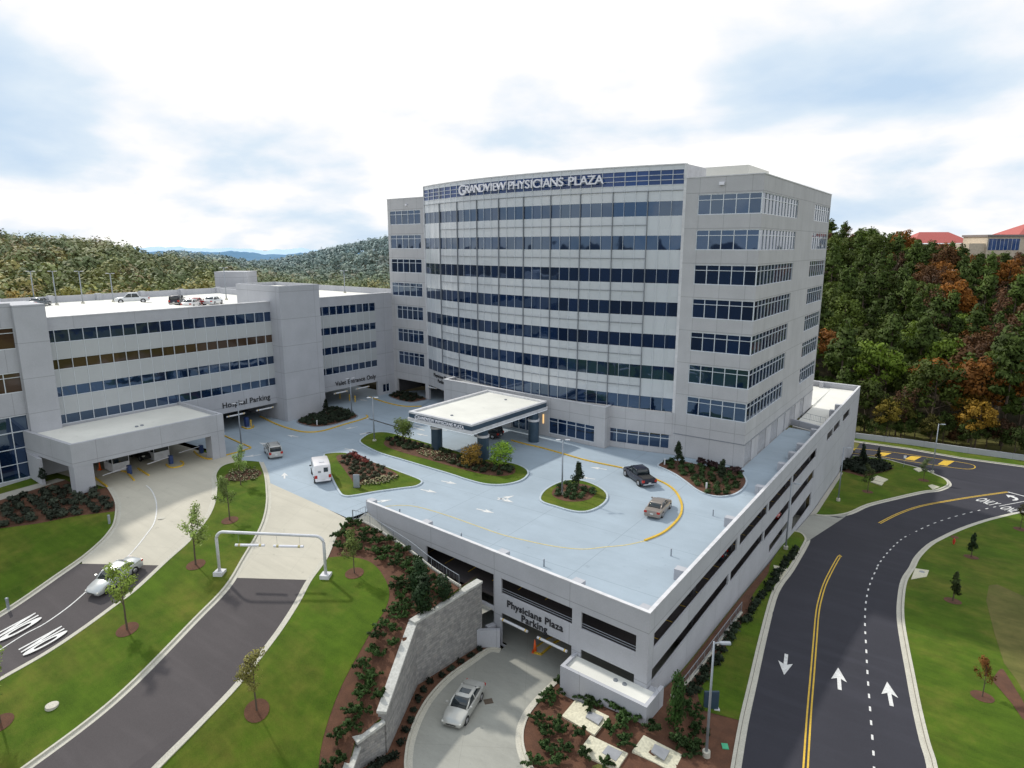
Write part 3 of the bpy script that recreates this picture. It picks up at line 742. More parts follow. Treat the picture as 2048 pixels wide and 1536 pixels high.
# thin mullions over the whole front
spz = [(sill[k] + 1.82, sill[k + 1]) for k in range(6)] + [(sill[6] + 1.82, 35.6), (37.5, 38.0)]
for i in range(31):
    f = MB(); f.seg(arc(ML[i] - .017, .14), arc(ML[i] + .017, .14), 5.95, 37.95, 0, .05); f.build('mullion', M['mullion'], tower)
for i in [3 * j for j in range(1, 10)]:
    f = MB(); f.seg(arc(ML[i] - .04, .2), arc(ML[i] + .04, .2), 6.0, 34.95, 0, .24); f.build('fin', M['fin'], tower)
f = MB()
for z in [34.9] + [s - 1.15 for s in sill[1:]]:
    s0, s1 = (0, 30) if z > 34 else (3, 27)
    for i in range(s0, s1): f.seg(arc(ML[i], .13), arc(ML[i + 1], .13), z, z + .06, 0, .13)
    f.build('trim', M['fin'], tower); f = MB()
f = MB()
for i in range(30): f.seg(arc(ML[i], .1), arc(ML[i + 1], .1), 38.0, 38.14, 0, .5)
for i in range(30): f.seg(arc(ML[i], -.35), arc(ML[i + 1], -.35), 35.5, 38.0, 0, .1)
f.seg(arc(50.2, .02), Vector((-32.0, 89.5)), 36.4, 38.1, 0, .4)
f.seg((-81.4, 93), arc(0), 36.4, 38.1, 0, .3)
f.build('parapet', M['coping'], tower)
g = MB(); g.seg(arc(50.2), (arc(50.2).x, 88.5), 36.4, 37.4, -.03, -.001); g.build('end_window', M['glass_blue'], tower)
f = MB(); f.seg(arc(50.1), arc(50.45), 5.9, 38.1, -.15, .2); f.build('edge_trim', M['coping'], tower)
f = MB(); f.seg(arc(-.25), arc(.06), 5.9, 38.1, -.1, .2); f.build('edge_trim', M['coping'], tower)
# podium wall under the bow
pod = MB()
EB = [at(*Z5(1860, 795)).to_2d(), at(*Z5(1440, 703)).to_2d()]
ebd = (EB[1] - EB[0]).normalized(); ebL = EB[0] + ebd * 31.5
for i in range(24, 30):
    a, b = arc(ML[i], .12), arc(ML[i + 1], .12); pod.seg(a, b, 2.75, 5.9, 0, .35)
    pod.seg(a, b, 0, .8, 0, .35)
for i in range(0, 24): pod.seg(arc(ML[i], .02), arc(ML[i + 1], .02), 2.9 if i < 7 else 0, 5.9, 0, .35)
pod.seg(Vector((-31.9, 82.75)), Vector((-32.7, 82.85)), 0, 5.9, -.35, 0)
pod.build('podium_wall', M['precast'], tower)
for i0, i1 in ((24, 30),):
    g = MB()
    for i in range(i0, i1): g.seg(arc(ML[i], -.1), arc(ML[i + 1], -.1), .8, 2.75, 0, .05)
    o = g.build('shop_window', M['glass'], tower); g = MB()
    for i in range(i0, i1 + 1): g.seg(arc(ML[i] - .04, 0), arc(ML[i] + .04, 0), .8, 2.75, 0, .09)
    for i in range(i0, i1): g.seg(arc(ML[i], -.01), arc(ML[i + 1], -.01), 2.1, 2.18, 0, .08)
    g.build('window_frame', M['mullion'], o)
# entrance block
blk = MB(); d_ = -ebd; 
Lb = (EB[0] - ebL).length
def eb(s, o=0): n = Vector((d_.y, -d_.x)); return ebL + d_ * s + n * o     # outward = right of travel (toward the camera)
w1a = Lb - (on_plane(*Z5(1785, 700), EB[0], (-ebd.y, ebd.x)) .to_2d() - EB[0]).length
w1b = Lb - (on_plane(*Z5(1455, 620), EB[0], (-ebd.y, ebd.x)) .to_2d() - EB[0]).length
zt = above(V3(eb(w1b)), *Z5(1455, 565)); zb = above(V3(eb(w1b)), *Z5(1455, 680))
wall(blk, ebL, EB[0], 0, 5.95, [(w1b, w1a, .55, 3.05), (14.5, 19.8, 0, 3.4)], trim=.35)
wall(blk, EB[0], (EB[0].x, 82.6), 0, 5.95, [])
blk.seg(eb(0), eb(0) + Vector((0, 4)), 0, 5.95, -.35, 0)
blk.build('entrance_wall', M['precast'], tower)
g = MB(); g.prism([eb(.1, -.3), eb(Lb - .1, -.3), (EB[0].x - .1, 83.0), (EB[0].x - 12, 82.5), eb(12, -3.2), eb(4, -3.5)], 5.5, 5.6); g.build('entrance_roof', M['roof_white'], tower)
g = MB(); chain(g, [ebL + Vector((0, 3)), ebL, EB[0], (EB[0].x, 82.6)], 5.95, 6.03, -.05, .4); g.build('coping', M['coping'], tower)
ribbon(tower, ebL, EB[0], w1b, w1a, .55, 3.05, [w1b + (w1a - w1b) / 5 * i for i in range(6)], 2.45)
ribbon(tower, ebL, EB[0], 14.5, 19.8, 0.02, 3.4, [14.5, 15.8, 17.15, 18.5, 19.8], 2.5, inset=.5)
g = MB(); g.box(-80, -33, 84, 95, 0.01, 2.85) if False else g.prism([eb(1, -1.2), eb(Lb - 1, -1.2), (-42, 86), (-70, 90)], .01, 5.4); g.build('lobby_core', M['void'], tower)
lp = on_plane(*Z5(1415, 610), EB[0], (-ebd.y, ebd.x)); g = MB(); g.obox(lp.to_2d() + Vector((0, -.08)), .16, .12, 1.9, 3.3, 0); g.build('wall_light', M['lamp_warm'], tower)
for q in (Z4(895, 208),):
    p_ = on_plane(*q, A0, (0, 1)); g = MB(); g.box(p_.x - .3, p_.x + .3, 82.5, 82.78, p_.z - .18, p_.z + .18); g.build('flood_light', M['white_fresh'], tower)
p_ = on_plane(*Z3(268, 365), LW0, (.078, 1)); g = MB(); g.box(p_.x - .2, p_.x + .2, p_.y - .3, p_.y, p_.z - .12, p_.z + .12); g.build('flood_light', M['white_fresh'], tower)
# tower letters on the bow
def arc_text(s, s_start, s_end, z, size, big):
    ws = []
    for i, c in enumerate(s):
        sz = size * (big if (i == 0) else 1)
        wd = {' ': .42, 'I': .36, 'L': .60, 'Z': .72, 'P': .70, 'S': .68, 'Y': .72, 'G': .9, 'W': 1.12, 'E': .66, 'C': .86, 'R': .74, 'N': .86, 'H': .84, 'D': .84, 'V': .84, 'A': .86}.get(c, .8)
        ws.append(wd * sz)
    k = (s_end - s_start) / sum(ws); pos = s_start
    for i, c in enumerate(s):
        wv = ws[i] * k
        if c != ' ':
            sc_ = pos + wv / 2; a = aL + sc_ / RAD; out = Vector((cos(a), sin(a), 0)); rt = Vector((-sin(a), cos(a), 0)); p = arc(sc_, .42)
            sz = size * (big if i == 0 else 1)
            text(c, sz * 1.38, .09, 'sign_letter', M['white_fresh'], tower, frame4(Vector((p.x, p.y, z - (.22 if i == 0 else 0))), rt, Vector((0, 0, 1)), out), .012, xs=k / size * size * .98)
        pos += wv
arc_text('GRANDVIEW PHYSICIANS PLAZA', 12.6, 39.6, 36.05, 1.18, 1.35)

# wall with openings under the left wing ("Physicians Plaza Parking")
lw = MB(); LE = LW1 + (LW1 - LW0).normalized() * 9.5
wall(lw, LW0, LE, 0, 5.2, [(1.1, 9.0, 0, 2.95), (10.0, 19, 0, 2.95)], .4)
lw.build('podium_wall', M['precast'], tower)
ud = (LW1 - LW0).normalized(); un = Vector((ud.y, -ud.x))
pt = on_plane(*Z2(1760, 800), LW0, un); 
d_t = ray(*Z2(1765, 800)); best = min([k_ * .05 for k_ in range(0, 300)], key=lambda q: abs(d_t.x * arc(q, .1).y - d_t.y * arc(q, .1).x))
pt = arc(best, .1); zt_ = HC + d_t.z * hypot(pt.x, pt.y) / hypot(d_t.x, d_t.y); a_ = aL + best / RAD; rt_ = Vector((-sin(a_), cos(a_), 0)); ot_ = Vector((cos(a_), sin(a_), 0))
for st_, dz_ in (('Physicians Plaza', .15), ('Parking', -.75)):
    text(st_, .86, .03, 'wall_lettering', M['black'], tower, frame4(V3(pt, zt_ + dz_), rt_, Vector((0, 0, 1)), ot_), .004)

# ------------------------------------------------------------------ porte-cochere
pc0, pc1, pc2, pc3 = [at(*Z5(*q), 5.75).to_2d() for q in ((428, 520), (890, 620), (1440, 445), (1005, 362))]
porte = tag(empty('entrance_canopy', (*((pc0 + pc2) / 2), 0)), 'flat white roofed entrance canopy on slate blue columns with the building name on its edge', 'canopy')
def ringpoly(ps, d):
    c = sum(ps, Vector((0, 0))) / len(ps); return [p + (p - c).normalized() * d for p in ps]
pcs = [pc0, pc1, pc2, pc3]
def frame_ring(m, ps, z0, z1, t_in):
    chain(m, ps, z0, z1, 0, t_in, True)
m = MB(); frame_ring(m, pcs, 5.49, 5.75, .45); m.build('top_trim', M['coping'], porte)
m = MB(); frame_ring(m, ringpoly(pcs, -.06), 4.88, 5.485, .4); m.build('fascia', M['slate'], porte)
m = MB(); frame_ring(m, ringpoly(pcs, .16), 4.45, 4.875, .6); m.build('lower_trim', M['coping'], porte)
m = MB(); m.prism(ringpoly(pcs, -.5), 4.45, 5.48); m.build('roof', M['roof_cream'], porte)
m = MB(); frame_ring(m, ringpoly(pcs, .05), 4.38, 4.445, .25); m.build('light_strip', M['lamp_white'], porte)
for q in ((745, 552), (1138, 437)):
    p_ = at(*Z5(*q), 5.5); m = MB(); m.cyl(p_, .22, .16, 5.49, 5.6, 10); m.build('roof_drain', M['fin'], porte)
for q in ((-59.9, 65.9), (-52.0, 66.3), (-51.0, 77.0), (-60.0, 77.5)):
    m = MB(); m.cyl(q, .78, .78, 0, 3.12, 28); m.cyl(q, .7, .7, 3.42, 4.5, 28); c = m.build('column', M['slate'], porte, False)
    m = MB(); m.cyl(q, .86, .86, 3.12, 3.42, 28); m.build('collar', M['coping'], c)
pd = (pc1 - pc0).normalized(); pn = Vector((pd.y, -pd.x))
text('G', .80, .04, 'sign_letter', M['white_fresh'], porte, frame4(V3(pc0 + pd * 1.55 + pn * .06, 4.86), V3(pd), Vector((0, 0, 1)), V3(pn)), .01)
text('RANDVIEW PHYSICIANS PLAZA', .62, .04, 'sign_lettering', M['white_fresh'], porte, frame4(V3(pc0 + pd * 1.92 + pn * .06, 4.95), V3(pd), Vector((0, 0, 1)), V3(pn)), .006, 'LEFT', 0.90)

# ------------------------------------------------------------------ hospital parking garage
park = tag(empty('hospital_parking_garage', (*fp(30), 0)), 'long four storey grey parking garage with ribbon windows and a square stair tower', 'building')
F1, F0 = fp(60), fp(-.2)
pw = MB()
rows = [(5.82, 7.1), (9.32, 10.68), (12.8, 14.14), (16.2, 17.8)]
# p->q travels so that outward (+X) is on the right: from small Y to large Y has its right side at +X
P0, P1 = fp(56), fp(-.62)
opsH = [(.0, 31.5, a, b) for a, b in rows] + [(40.1, 52.45, a, b) for a, b in rows]
entr = [(21.5, 31.0, 0, 2.85), (40.2, 52.4, 0, 2.9), (53.6, 55.35, .5, 2.15), (.2, 14.2, 0, 3.3)]
wall(pw, P0, P1, 0, 19.3, opsH + entr, .5)
pw.build('wall', M['precast2'], park)
def pband(s0, s1, z0, z1): 
    m = MB(); m.seg(fp(s0, .03), fp(s1, .03), z0, z1, 0, .05); return m.build('spandrel', M['spandrel2'], park)
for s0, s1 in ((56, 24.9), (15.9, 3.55)):
    zs = [5.55] if s0 > 50 else [5.6]
    for (a, b), (c, d) in zip(rows, rows[1:]): pband(s0, s1, b, c)
for s0, s1, n in ((56, 24.9, 20), (15.9, 3.55, 9)):
    for k, (a, b) in enumerate(rows):
        st = (s0 - s1); sm = []
        x = .9 if s0 > 50 else .65
        pitch = 1.6 if s0 > 50 else 1.465
        while x < st: sm.append(x); x += pitch
        ribbon(park, fp(s0), fp(s1), 0.02, st - .02, a, b, sm, mat='glass_brown_refl' if (k == 2 and s0 > 50) else 'glass', inset=.10, fr=.06)
    for x in sm:
        p_ = fp(s0 - x + .025); q_ = fp(s0 - x - .025); m = MB(); m.seg(p_, q_, rows[0][0] + .02, rows[-1][1] - .02, -.075, -.035); m.build('mullion', M['mullion'], park)
m = MB(); m.seg(fp(56), fp(0), 19.3, 19.42, -.06, .55); m.build('coping', M['coping'], park)
# pier at left and the glazed bay beyond it
m = MB(); m.prism([fp(59.2, .9), fp(55.9, .9), fp(55.9, -6), fp(59.2, -6)], 0, 21.15); m.build('pier', M['precast2'], park)
m = MB(); m.prism([fp(59.3, -.2), fp(59.3, -10), fp(75, -10), fp(75, -.2)], 18.9, 21.4); m.prism([fp(59.3, -.2), fp(59.3, -10), fp(75, -10), fp(75, -.2)], -.3, 5.5) if False else None
wall(m, fp(75, .3), fp(59.2, .3), -.4, 21.4, [(0, 15.7, 16, 18.55), (0, 15.7, 10.75, 13.2), (0, 15.7, .1, 7.95)], .4); m.build('bay_wall', M['precast2'], park)
for a, b, mt in ((16, 18.55, 'glass_brown_refl'), (10.75, 13.2, 'glass_brown_refl'), (.1, 7.95, 'glass')):
    ribbon(park, fp(75, .3), fp(59.2, .3), 0, 15.8, a, b, [15.75 - 1.7 * i for i in range(9)], a + (b - a) * .75, mat=mt, inset=.12)
m = MB()
for z in (2.0, 3.9, 5.9): m.seg(fp(75, .2), fp(59.2, .2), z, z + .09, -.03, .04)
m.build('bay_transom', M['mullion'], park)
# stair tower
ST = [fp(25.1, 2.75), fp(17.65, 2.75), fp(17.65, -9.5), fp(25.1, -9.5)]
m = MB(); m.prism(ST, 0, 21.2)
m.build('stair_tower', M['precast2'], park); m = MB(); chain(m, ST, 21.2, 21.85, -.02, .35, True)
m.build('stair_parapet', M['precast2'], park)
m = MB(); m.prism(ringpoly(ST, -.6), 21.2, 21.3); m.build('stair_roof', M['roof_white'], park)
# roof deck, raised flat roof, rear walls, penthouse
RB = -46
m = MB(); m.prism([fp(75, -.5), fp(-12, -.5), fp(-12, RB), fp(75, RB)], 17.3, 17.8); m.build('roof_deck', M['roof_white'], park)
m = MB(); m.prism([fp(56, -.55), fp(31, -.55), fp(33.5, -28), fp(56, -28)], 17.8, 18.45); m.build('flat_roof', M['roof_white'], park)
m = MB(); m.prism([fp(75, RB), fp(-12, RB), fp(-12, RB - .4), fp(75, RB - .4)], 12, 18.95)
for s in range(-8, 75, 8): m.prism([fp(s, RB + .5), fp(s + .9, RB + .5), fp(s + .9, RB - .6), fp(s, RB - .6)], 17.8, 19.1)
m.seg(fp(-12, -.5), fp(-12, RB), 17, 19.0, 0, .4)
m.prism([fp(9, -20), fp(9, RB + 2), fp(8.5, RB + 2), fp(8.5, -20)], 17.8, 18.9)
m.build('roof_parapet', M['precast2'], park)
pa, pb = at(*Z14(1105, 362), 17.9).to_2d(), at(*Z14(1270, 362), 17.9).to_2d(); dd = (pb - pa).normalized(); nn_ = Vector((-dd.y, dd.x))
m = MB(); m.prism([pa, pb, pb + nn_ * 6, pa + nn_ * 6], 17.8, 22.2); m.build('penthouse', M['precast2'], park)
m = MB(); m.prism([fp(75, -18), fp(-.2, -18), fp(-.2, RB), fp(75, RB)], 0, 17.3); m.prism([fp(75, -.9), fp(0, -.9), fp(0, -18), fp(75, -18)], 3.6, 17.3); m.build('dark_infill', M['void'], park)  # near-black filler added in place of the unlit garage interior
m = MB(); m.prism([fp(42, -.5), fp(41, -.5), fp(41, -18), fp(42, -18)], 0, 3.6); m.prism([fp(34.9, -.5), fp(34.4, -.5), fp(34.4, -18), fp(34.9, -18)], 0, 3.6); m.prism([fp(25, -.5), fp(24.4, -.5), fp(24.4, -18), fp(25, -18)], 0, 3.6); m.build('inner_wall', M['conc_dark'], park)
text('Hospital Parking', 1.18, .03, 'wall_lettering', M['black'], park, frame4(V3(fp(30.4, .06), 3.72), V3(FD), Vector((0, 0, 1)), V3(FN)), .012, xs=.98)
text('Valet Entrance Only', 1.12, .03, 'wall_lettering', M['black'], park, frame4(V3(fp(8.75, .06), 3.62), V3(FD), Vector((0, 0, 1)), V3(FN)), .012, xs=.95)
ribbon(park, fp(2.4), fp(.65), 0, 1.75, .5, 2.15, [0.03, .87, 1.7], None)
def bar_on(parent, c, d, z, L=3.0):
    m = MB(); a, b = c - d * L / 2, c + d * L / 2; m.tube([V3(a, z), V3(b, z)], .12, 10); o = m.build('clearance_bar', M['white_metal'], parent)
    m = MB()
    for t in (.08, .92): p = a.lerp(b, t); q = p + d * .12; m.tube([V3(p, z), V3(q, z)], .127, 10)
    m.build('bar_band', M['yellow'], o)
for s in (32.6, 27.6): bar_on(park, fp(s, .35), FD, 2.35)
for s in (12.6, 7.6): bar_on(park, fp(s, .35), FD, 2.4)
bar_on(tower, LW0 + ud * 11.3 + un * .35, ud, 2.55, 2.2); bar_on(tower, LW0 + ud * 14.6 + un * .35, ud, 2.55, 2.2)

# gate canopy in front of the hospital garage
gc = tag(empty('gate_canopy', (*fp(50, 5), 0)), 'boxy grey concrete canopy with a flat cream roof over the garage exit lanes', 'canopy')
g0, g1 = at(*Z1(510, 1280), 6.0).to_2d(), at(*Z1(1630, 1050), 6.0).to_2d()
gb0, gb1 = fp((FACE_O - g0).dot(FD) + 1.2, .05), fp((FACE_O - g1).dot(FD), .05)
gps = [g0, g1, gb1, gb0]
GB = above(V3(g0), *Z1(540, 1447))
m = MB(); chain(m, [gb0, g0, g1, gb1], GB, 6, 0, .4); m.build('fascia', M['precast2'], gc)
m = MB(); m.prism(ringpoly(gps, -.35), GB + .3, 5.55); m.build('roof', M['roof_cream'], gc)
gd = (g1 - g0).normalized(); gn = Vector((gd.y, -gd.x))
for s, wd in ((.05, 2.0), ((g1 - g0).length - 1.9, 1.85)):
    m = MB(); a = g0 + gd * s; m.seg(a - gn * .03, a - gn * .03 + gd * wd, 0, GB, 0, 1.6); m.build('column', M['precast2'], gc)
m = MB(); m.seg(gb0 + gn * .3, gb0 + gn * 4.5, 0, GB, 0, .35) ; m.build('side_wall', M['precast2'], gc)
for q in ((1000, 1147), (1038, 1138)):
    p_ = at(*Z1(*q), 5.56); m = MB(); m.cyl(p_, .22, .18, 5.55, 5.68, 10); m.build('roof_drain', M['fin'], gc)

# ------------------------------------------------------------------ lower garage under the plaza
gar = tag(empty('plaza_parking_garage', (-30, 60, -7.5)), 'two level open concrete parking garage carrying the plaza deck, with open slots along its sides', 'building')
GD = (GC - GL).normalized(); GLn = (GC - GL).length
def gs(x): return (Vector((x, GL.y + (GC.y - GL.y) * (x - GL.x) / (GC.x - GL.x))) - GL).length
m = MB()
ops = [(gs(-42), gs(-33.05), -4.3, -1.1), (gs(-32.14), gs(-24.4), -2.62, -1.15), (gs(-23.5), gs(-18.45), -2.62, -1.12),
       (gs(-35.4), gs(-33.05), -7.4, -4.75), (gs(-32.14), gs(-24.4), -7.75, -4.56), (gs(-23.5), gs(-18.5), -5.6, -4.5)]
wall(m, GL, GC, -7.9, 1.1, ops, .16, trim=.16)
Yo = 42.17
def ys(y): return y - Yo
opsS = [(ys(43.2), ys(64), -2.42, -1.05), (ys(64.9), ys(75.5), -2.5, -1.15), (ys(76.1), ys(87.2), -2.62, -1.25), (ys(87.9), ys(102.5), -2.75, -1.35),
        (ys(43.1), ys(61.8), -5.3, -4.1), (ys(62.5), ys(74.5), -5.5, -4.25), (ys(75.1), ys(87.2), -5.8, -4.45), (ys(88.1), ys(102.2), -6.0, -4.6),
        (ys(90), ys(101.7), -10.2, -8.0), (ys(78), ys(87.5), -8.6, -7.4),
        (ys(110.4), ys(115.2), -2.45, -1.15), (ys(115.9), ys(121.5), -2.45, -1.12), (ys(124.5), ys(131.2), -2.45, -1.05)]
SE = Vector((-17.4, 142.0))
wall(m, GC, SE, -12.6, 1.1, opsS, .16, trim=.16)
wall(m, SE, (-27.5, 142.6), -12.6, 1.1, [], .35)
m.build('wall', M['precast2'], gar)
m = MB(); chain(m, [GL, GC, SE, (-27.5, 142.6)], 1.1, 1.17, -.03, .3); m.build('coping', M['coping'], gar)
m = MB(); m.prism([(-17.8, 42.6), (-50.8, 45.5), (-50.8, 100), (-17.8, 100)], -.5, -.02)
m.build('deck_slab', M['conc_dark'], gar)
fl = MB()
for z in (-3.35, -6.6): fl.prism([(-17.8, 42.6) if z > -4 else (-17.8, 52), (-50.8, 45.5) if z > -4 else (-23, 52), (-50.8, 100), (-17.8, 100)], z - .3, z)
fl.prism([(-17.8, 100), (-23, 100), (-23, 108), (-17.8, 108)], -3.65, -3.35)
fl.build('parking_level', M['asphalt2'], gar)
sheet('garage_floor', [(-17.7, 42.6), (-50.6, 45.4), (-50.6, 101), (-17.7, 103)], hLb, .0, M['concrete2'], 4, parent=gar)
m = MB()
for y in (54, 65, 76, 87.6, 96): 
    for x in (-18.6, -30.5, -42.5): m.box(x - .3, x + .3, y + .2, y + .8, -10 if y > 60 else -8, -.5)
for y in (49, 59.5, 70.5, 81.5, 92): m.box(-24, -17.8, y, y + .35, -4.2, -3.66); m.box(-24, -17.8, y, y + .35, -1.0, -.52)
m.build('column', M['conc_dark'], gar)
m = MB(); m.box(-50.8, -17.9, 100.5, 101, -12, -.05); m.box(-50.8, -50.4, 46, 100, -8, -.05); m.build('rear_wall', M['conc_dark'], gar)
m = MB()
for y in range(46, 100, 3): m.box(-23.5, -18.2, y, y + .1, -3.34, -3.33)
for x in range(-50, -19, 3): m.box(x, x + .1, 45.8, 50.5, -3.34, -3.33)
m.build('stall_line', M['yellow'], gar)
for (x0, x1, za) in ((-32.1, -24.4, -2.4), (-23.5, -18.5, -2.4)):
    m = MB(); y0 = GL.y + (GC.y - GL.y) * (x0 - GL.x) / (GC.x - GL.x)
    for z in (-2.42, -2.2): m.tube([(x0, y0 + .15, z), (x1, y0 + .15 - (x1 - x0) * .085, z)], .025, 6)
    m.build('cable_rail', M['pole'], gar)
# pilaster blocks behind the parapet
for q in ((1155, 1165), (1291, 1214), (1005, 1107), (852, 1049), (742, 1008)):
    p_ = on_plane(*q, GC + Vector((0, .7)), Vector((-GD.y, GD.x))); m = MB(); m.obox(Vector((p_.x, p_.y + .1)), .95, .8, 0, 1.02, atan2(GD.y, GD.x)); m.build('parapet_block', M['precast2'], gar)
for q in ((1400, 640), (1025, 1335), (1245, 1105), (1405, 930), (1480, 850), (1540, 795), (1640, 690), (1775, 540), (1815, 495)):
    zz = Z10 if q == (1400, 640) else Z6
    d = ray(*zz(*q)); t = (-18.2) / d.x; y = d.y * t
    if q == (1400, 640): y = 50.5
    m = MB(); m.box(-18.7, -17.8, y - .4, y + .4, 0, 1.0); m.build('parapet_block', M['precast2'], gar)
text('Physicians Plaza', .92, .03, 'wall_lettering', M['black'], gar, frame4(V3(GL + GD * gs(-28.35) + Vector((GD.y, -GD.x)) * .05, -3.65), V3(GD), Vector((0, 0, 1)), V3((GD.y, -GD.x))), .012)
text('Parking', .92, .03, 'wall_lettering', M['black'], gar, frame4(V3(GL + GD * gs(-28.35) + Vector((GD.y, -GD.x)) * .05, -4.45), V3(GD), Vector((0, 0, 1)), V3((GD.y, -GD.x))), .012)
gn2 = Vector((GD.y, -GD.x))
bar_on(gar, GL + GD * gs(-30.4) + gn2 * .3, GD, -4.95, 3.1); bar_on(gar, GL + GD * gs(-26.2) + gn2 * .3, GD, -5.05, 3.1)
# back part of the deck: cross wall, ramp, rail, rear wall
m = MB(); m.seg((-22.5, 108.3), (-17.8, 106.2), 0, 1.0, 0, .35); m.build('cross_wall', M['precast2'], gar)
m = MB(); m.hexa([(-22.4, 109, -.6), (-17.8, 107, -.6), (-17.8, 141.4, -.6), (-22.4, 141.4, -.6)], [(-22.4, 109, -.3), (-17.8, 107, -.3), (-17.8, 141.4, .15), (-22.4, 141.4, .15)])
m.prism([(-28, 124), (-22.4, 124), (-22.4, 141.4), (-28, 141.4)], -.4, .16); m.build('ramp', M['roof_white'], gar)
wall(m := MB(), (-17.8, 141.7), (-28, 142.3), -1, 1.15, [], .3) ; m.build('rear_parapet', M['precast2'], gar)
m = MB(); m.box(-24.6, -23.9, 140.6, 141.6, 0, 1.3); m.build('parapet_block', M['precast2'], gar)
# planter box at the corner
pbx = [Vector(p) for p in ((-24.1, 40.5), (-16.4, 39.95), (-16.3, 42.9), (-17.36, 42.9), (-17.36, 42.14), (-24.1, 42.7))]
bx = tag(empty('concrete_vent_box', (-20.8, 42, -8)), 'low white concrete box with a cream top at the garage corner above the mulch bed', 'planter')
m = MB(); m.prism([pbx[0], pbx[1], pbx[2], pbx[3], pbx[4], pbx[5]], -8.4, -5.35); m.build('box_body', M['precast2'], bx)
m = MB(); chain(m, [pbx[5], pbx[0], pbx[1], pbx[2]], -5.35, -5.0, 0, .3); m.build('rim', M['precast2'], bx)
m = MB(); m.prism([pbx[0] + Vector((.25, .25)), pbx[1] + Vector((-.25, .28)), pbx[4] + Vector((.6, -.03)), pbx[5] + Vector((.25, -.03))], -5.34, -5.22); m.build('cream_top', M['roof_cream'], bx)
for q in ((845, 893), (910, 922)):
    p_ = at(*Z10(*q), -5.2); m = MB(); m.cyl(p_, .2, .17, -5.24, -5.14, 12); m.build('drain', M['fin'], bx)
# low return wall at the other side of the door
rw = MB(); rw.seg((-33.2, 42.6), (-32.9, 43.4), -7.8, -5.9, -.25, .25); rw.seg((-33.6, 41.7), (-31.9, 42.9), -7.8, -5.9, -.2, .2)
tag(rw.build('return_wall', M['precast2']), 'short angled white concrete wall between the stone wall and the garage door', 'wall')

# ------------------------------------------------------------------ stone retaining wall
sw = tag(empty('stone_retaining_wall', (-33, 33, -7.4)), 'tall grey stacked stone retaining wall with a pale cap beside the lower drive', 'wall')
m = MB(); c = MB()
for (a, b), (za, zb_) in zip(zip(SW, SW[1:]), SWs):
    d = (b - a).normalized(); n = Vector((-d.y, d.x))
    for mm, w0, w1, l0, l1, e in ((m, -.28, .28, None, 0, .0), (c, -.36, .36, 0, .2, .06)):
        A_, B_ = a - d * e, b + d * e
        bz = [(-7.9, -7.9) if l0 is None else (za + l0, zb_ + l0)][0]
        q = [A_ + n * w0, B_ + n * w0, B_ + n * w1, A_ + n * w1]; zz = [bz[0], bz[1], bz[1], bz[0]]; zt_ = [za + l1, zb_ + l1, zb_ + l1, za + l1]
        if n.x is not None: mm.hexa([(p.x, p.y, z) for p, z in zip(q, zz)], [(p.x, p.y, z) for p, z in zip(q, zt_)])
m.build('stone_face', M['stone'], sw); c.build('cap', M['stone_cap'], sw)
# retaining wall and railing along the top of the slope bed
rt = strip('light_well_wall', RAILB, hU, 0, .25, -5, .22, M['kerb']); del rt['kind']; tag(rt, 'low pale concrete kerb wall under the metal railing beside the plaza garage', 'wall')
lwf = sheet('light_well_floor', RAILB + [Vector((-33.2, 43.5)), GL + GD * gs(-42), GL], lambda x, y: max(-4.6, -.15 - (x + 51) * .30), 0, M['concrete2'], 2)
def railing(name, pts, hts, label, cat='railing'):
    root = tag(empty(name, (pts[0][0], pts[0][1], hts[0])), label, cat)
    P = [Vector((p[0], p[1], z)) for p, z in zip(pts, hts)]
    m = MB()
    for z in (.12, 1.05): m.tube([p + Vector((0, 0, z)) for p in P], .028, 6)
    m.build('rail', M['pole'], root); m = MB(); b = MB(); acc = 0
    for p, q in zip(P, P[1:]):
        L = (q - p).length; k = max(1, int(L / .3))
        for j in range(k):
            r = p.lerp(q, j / k); acc += 1
            if acc % 6 == 1: m.tube([r, r + Vector((0, 0, 1.07))], .028, 6)
            else: b.tube([r + Vector((0, 0, .12)), r + Vector((0, 0, 1.05))], .011, 4)
    m.tube([P[-1], P[-1] + Vector((0, 0, 1.07))], .03, 6)
    m.build('post', M['pole'], root); b.build('baluster', M['pole'], root)
    return root
railing('metal_railing', RAILB, [hU(p.x, p.y) + .22 for p in RAILB], 'long metal railing stepping down beside the plaza parapet above the slope bed')
cr = [at(*Z8(*q)).to_2d() for q in ((1190, 290), (1215, 298), (1285, 262))]
railing('metal_railing', cr, [.02, .02, .02], 'short metal railing closing the corner where the plaza parapet begins')
rr = [Vector((-22.2, 113)), Vector((-18.0, 111.2))]
railing('metal_railing', rr, [.2, .2], 'metal railing across the ramp behind the office tower')
sr = PX(Z10, hL, [(1190, 1010), (1340, 850), (1530, 640), (1650, 480), (1750, 335)]); sr = [Vector((-15.9, p.y)) for p in sr]
sr = [Vector((-16.2, y)) for y in (44.5, 48, 52, 56, 60, 63)]
railing('metal_railing', sr, [hL(0, p.y) + .25 for p in sr], 'metal railing in front of the garage slots beside the road')
strip('rail_kerb', sr, hL, -.15, .15, -.1, .25, M['kerb'])
# barrier wall by the woods
bp = PX(Z12, hL, [(740, 566), (1200, 622), (1600, 680), (2048, 740), (2600, 812)])
bw = strip('barrier_wall', bp, hL, -.15, .15, -.5, 1.25, M['precast2']); del bw['kind']; tag(bw, 'long low grey concrete barrier wall along the road in front of the woods', 'wall')

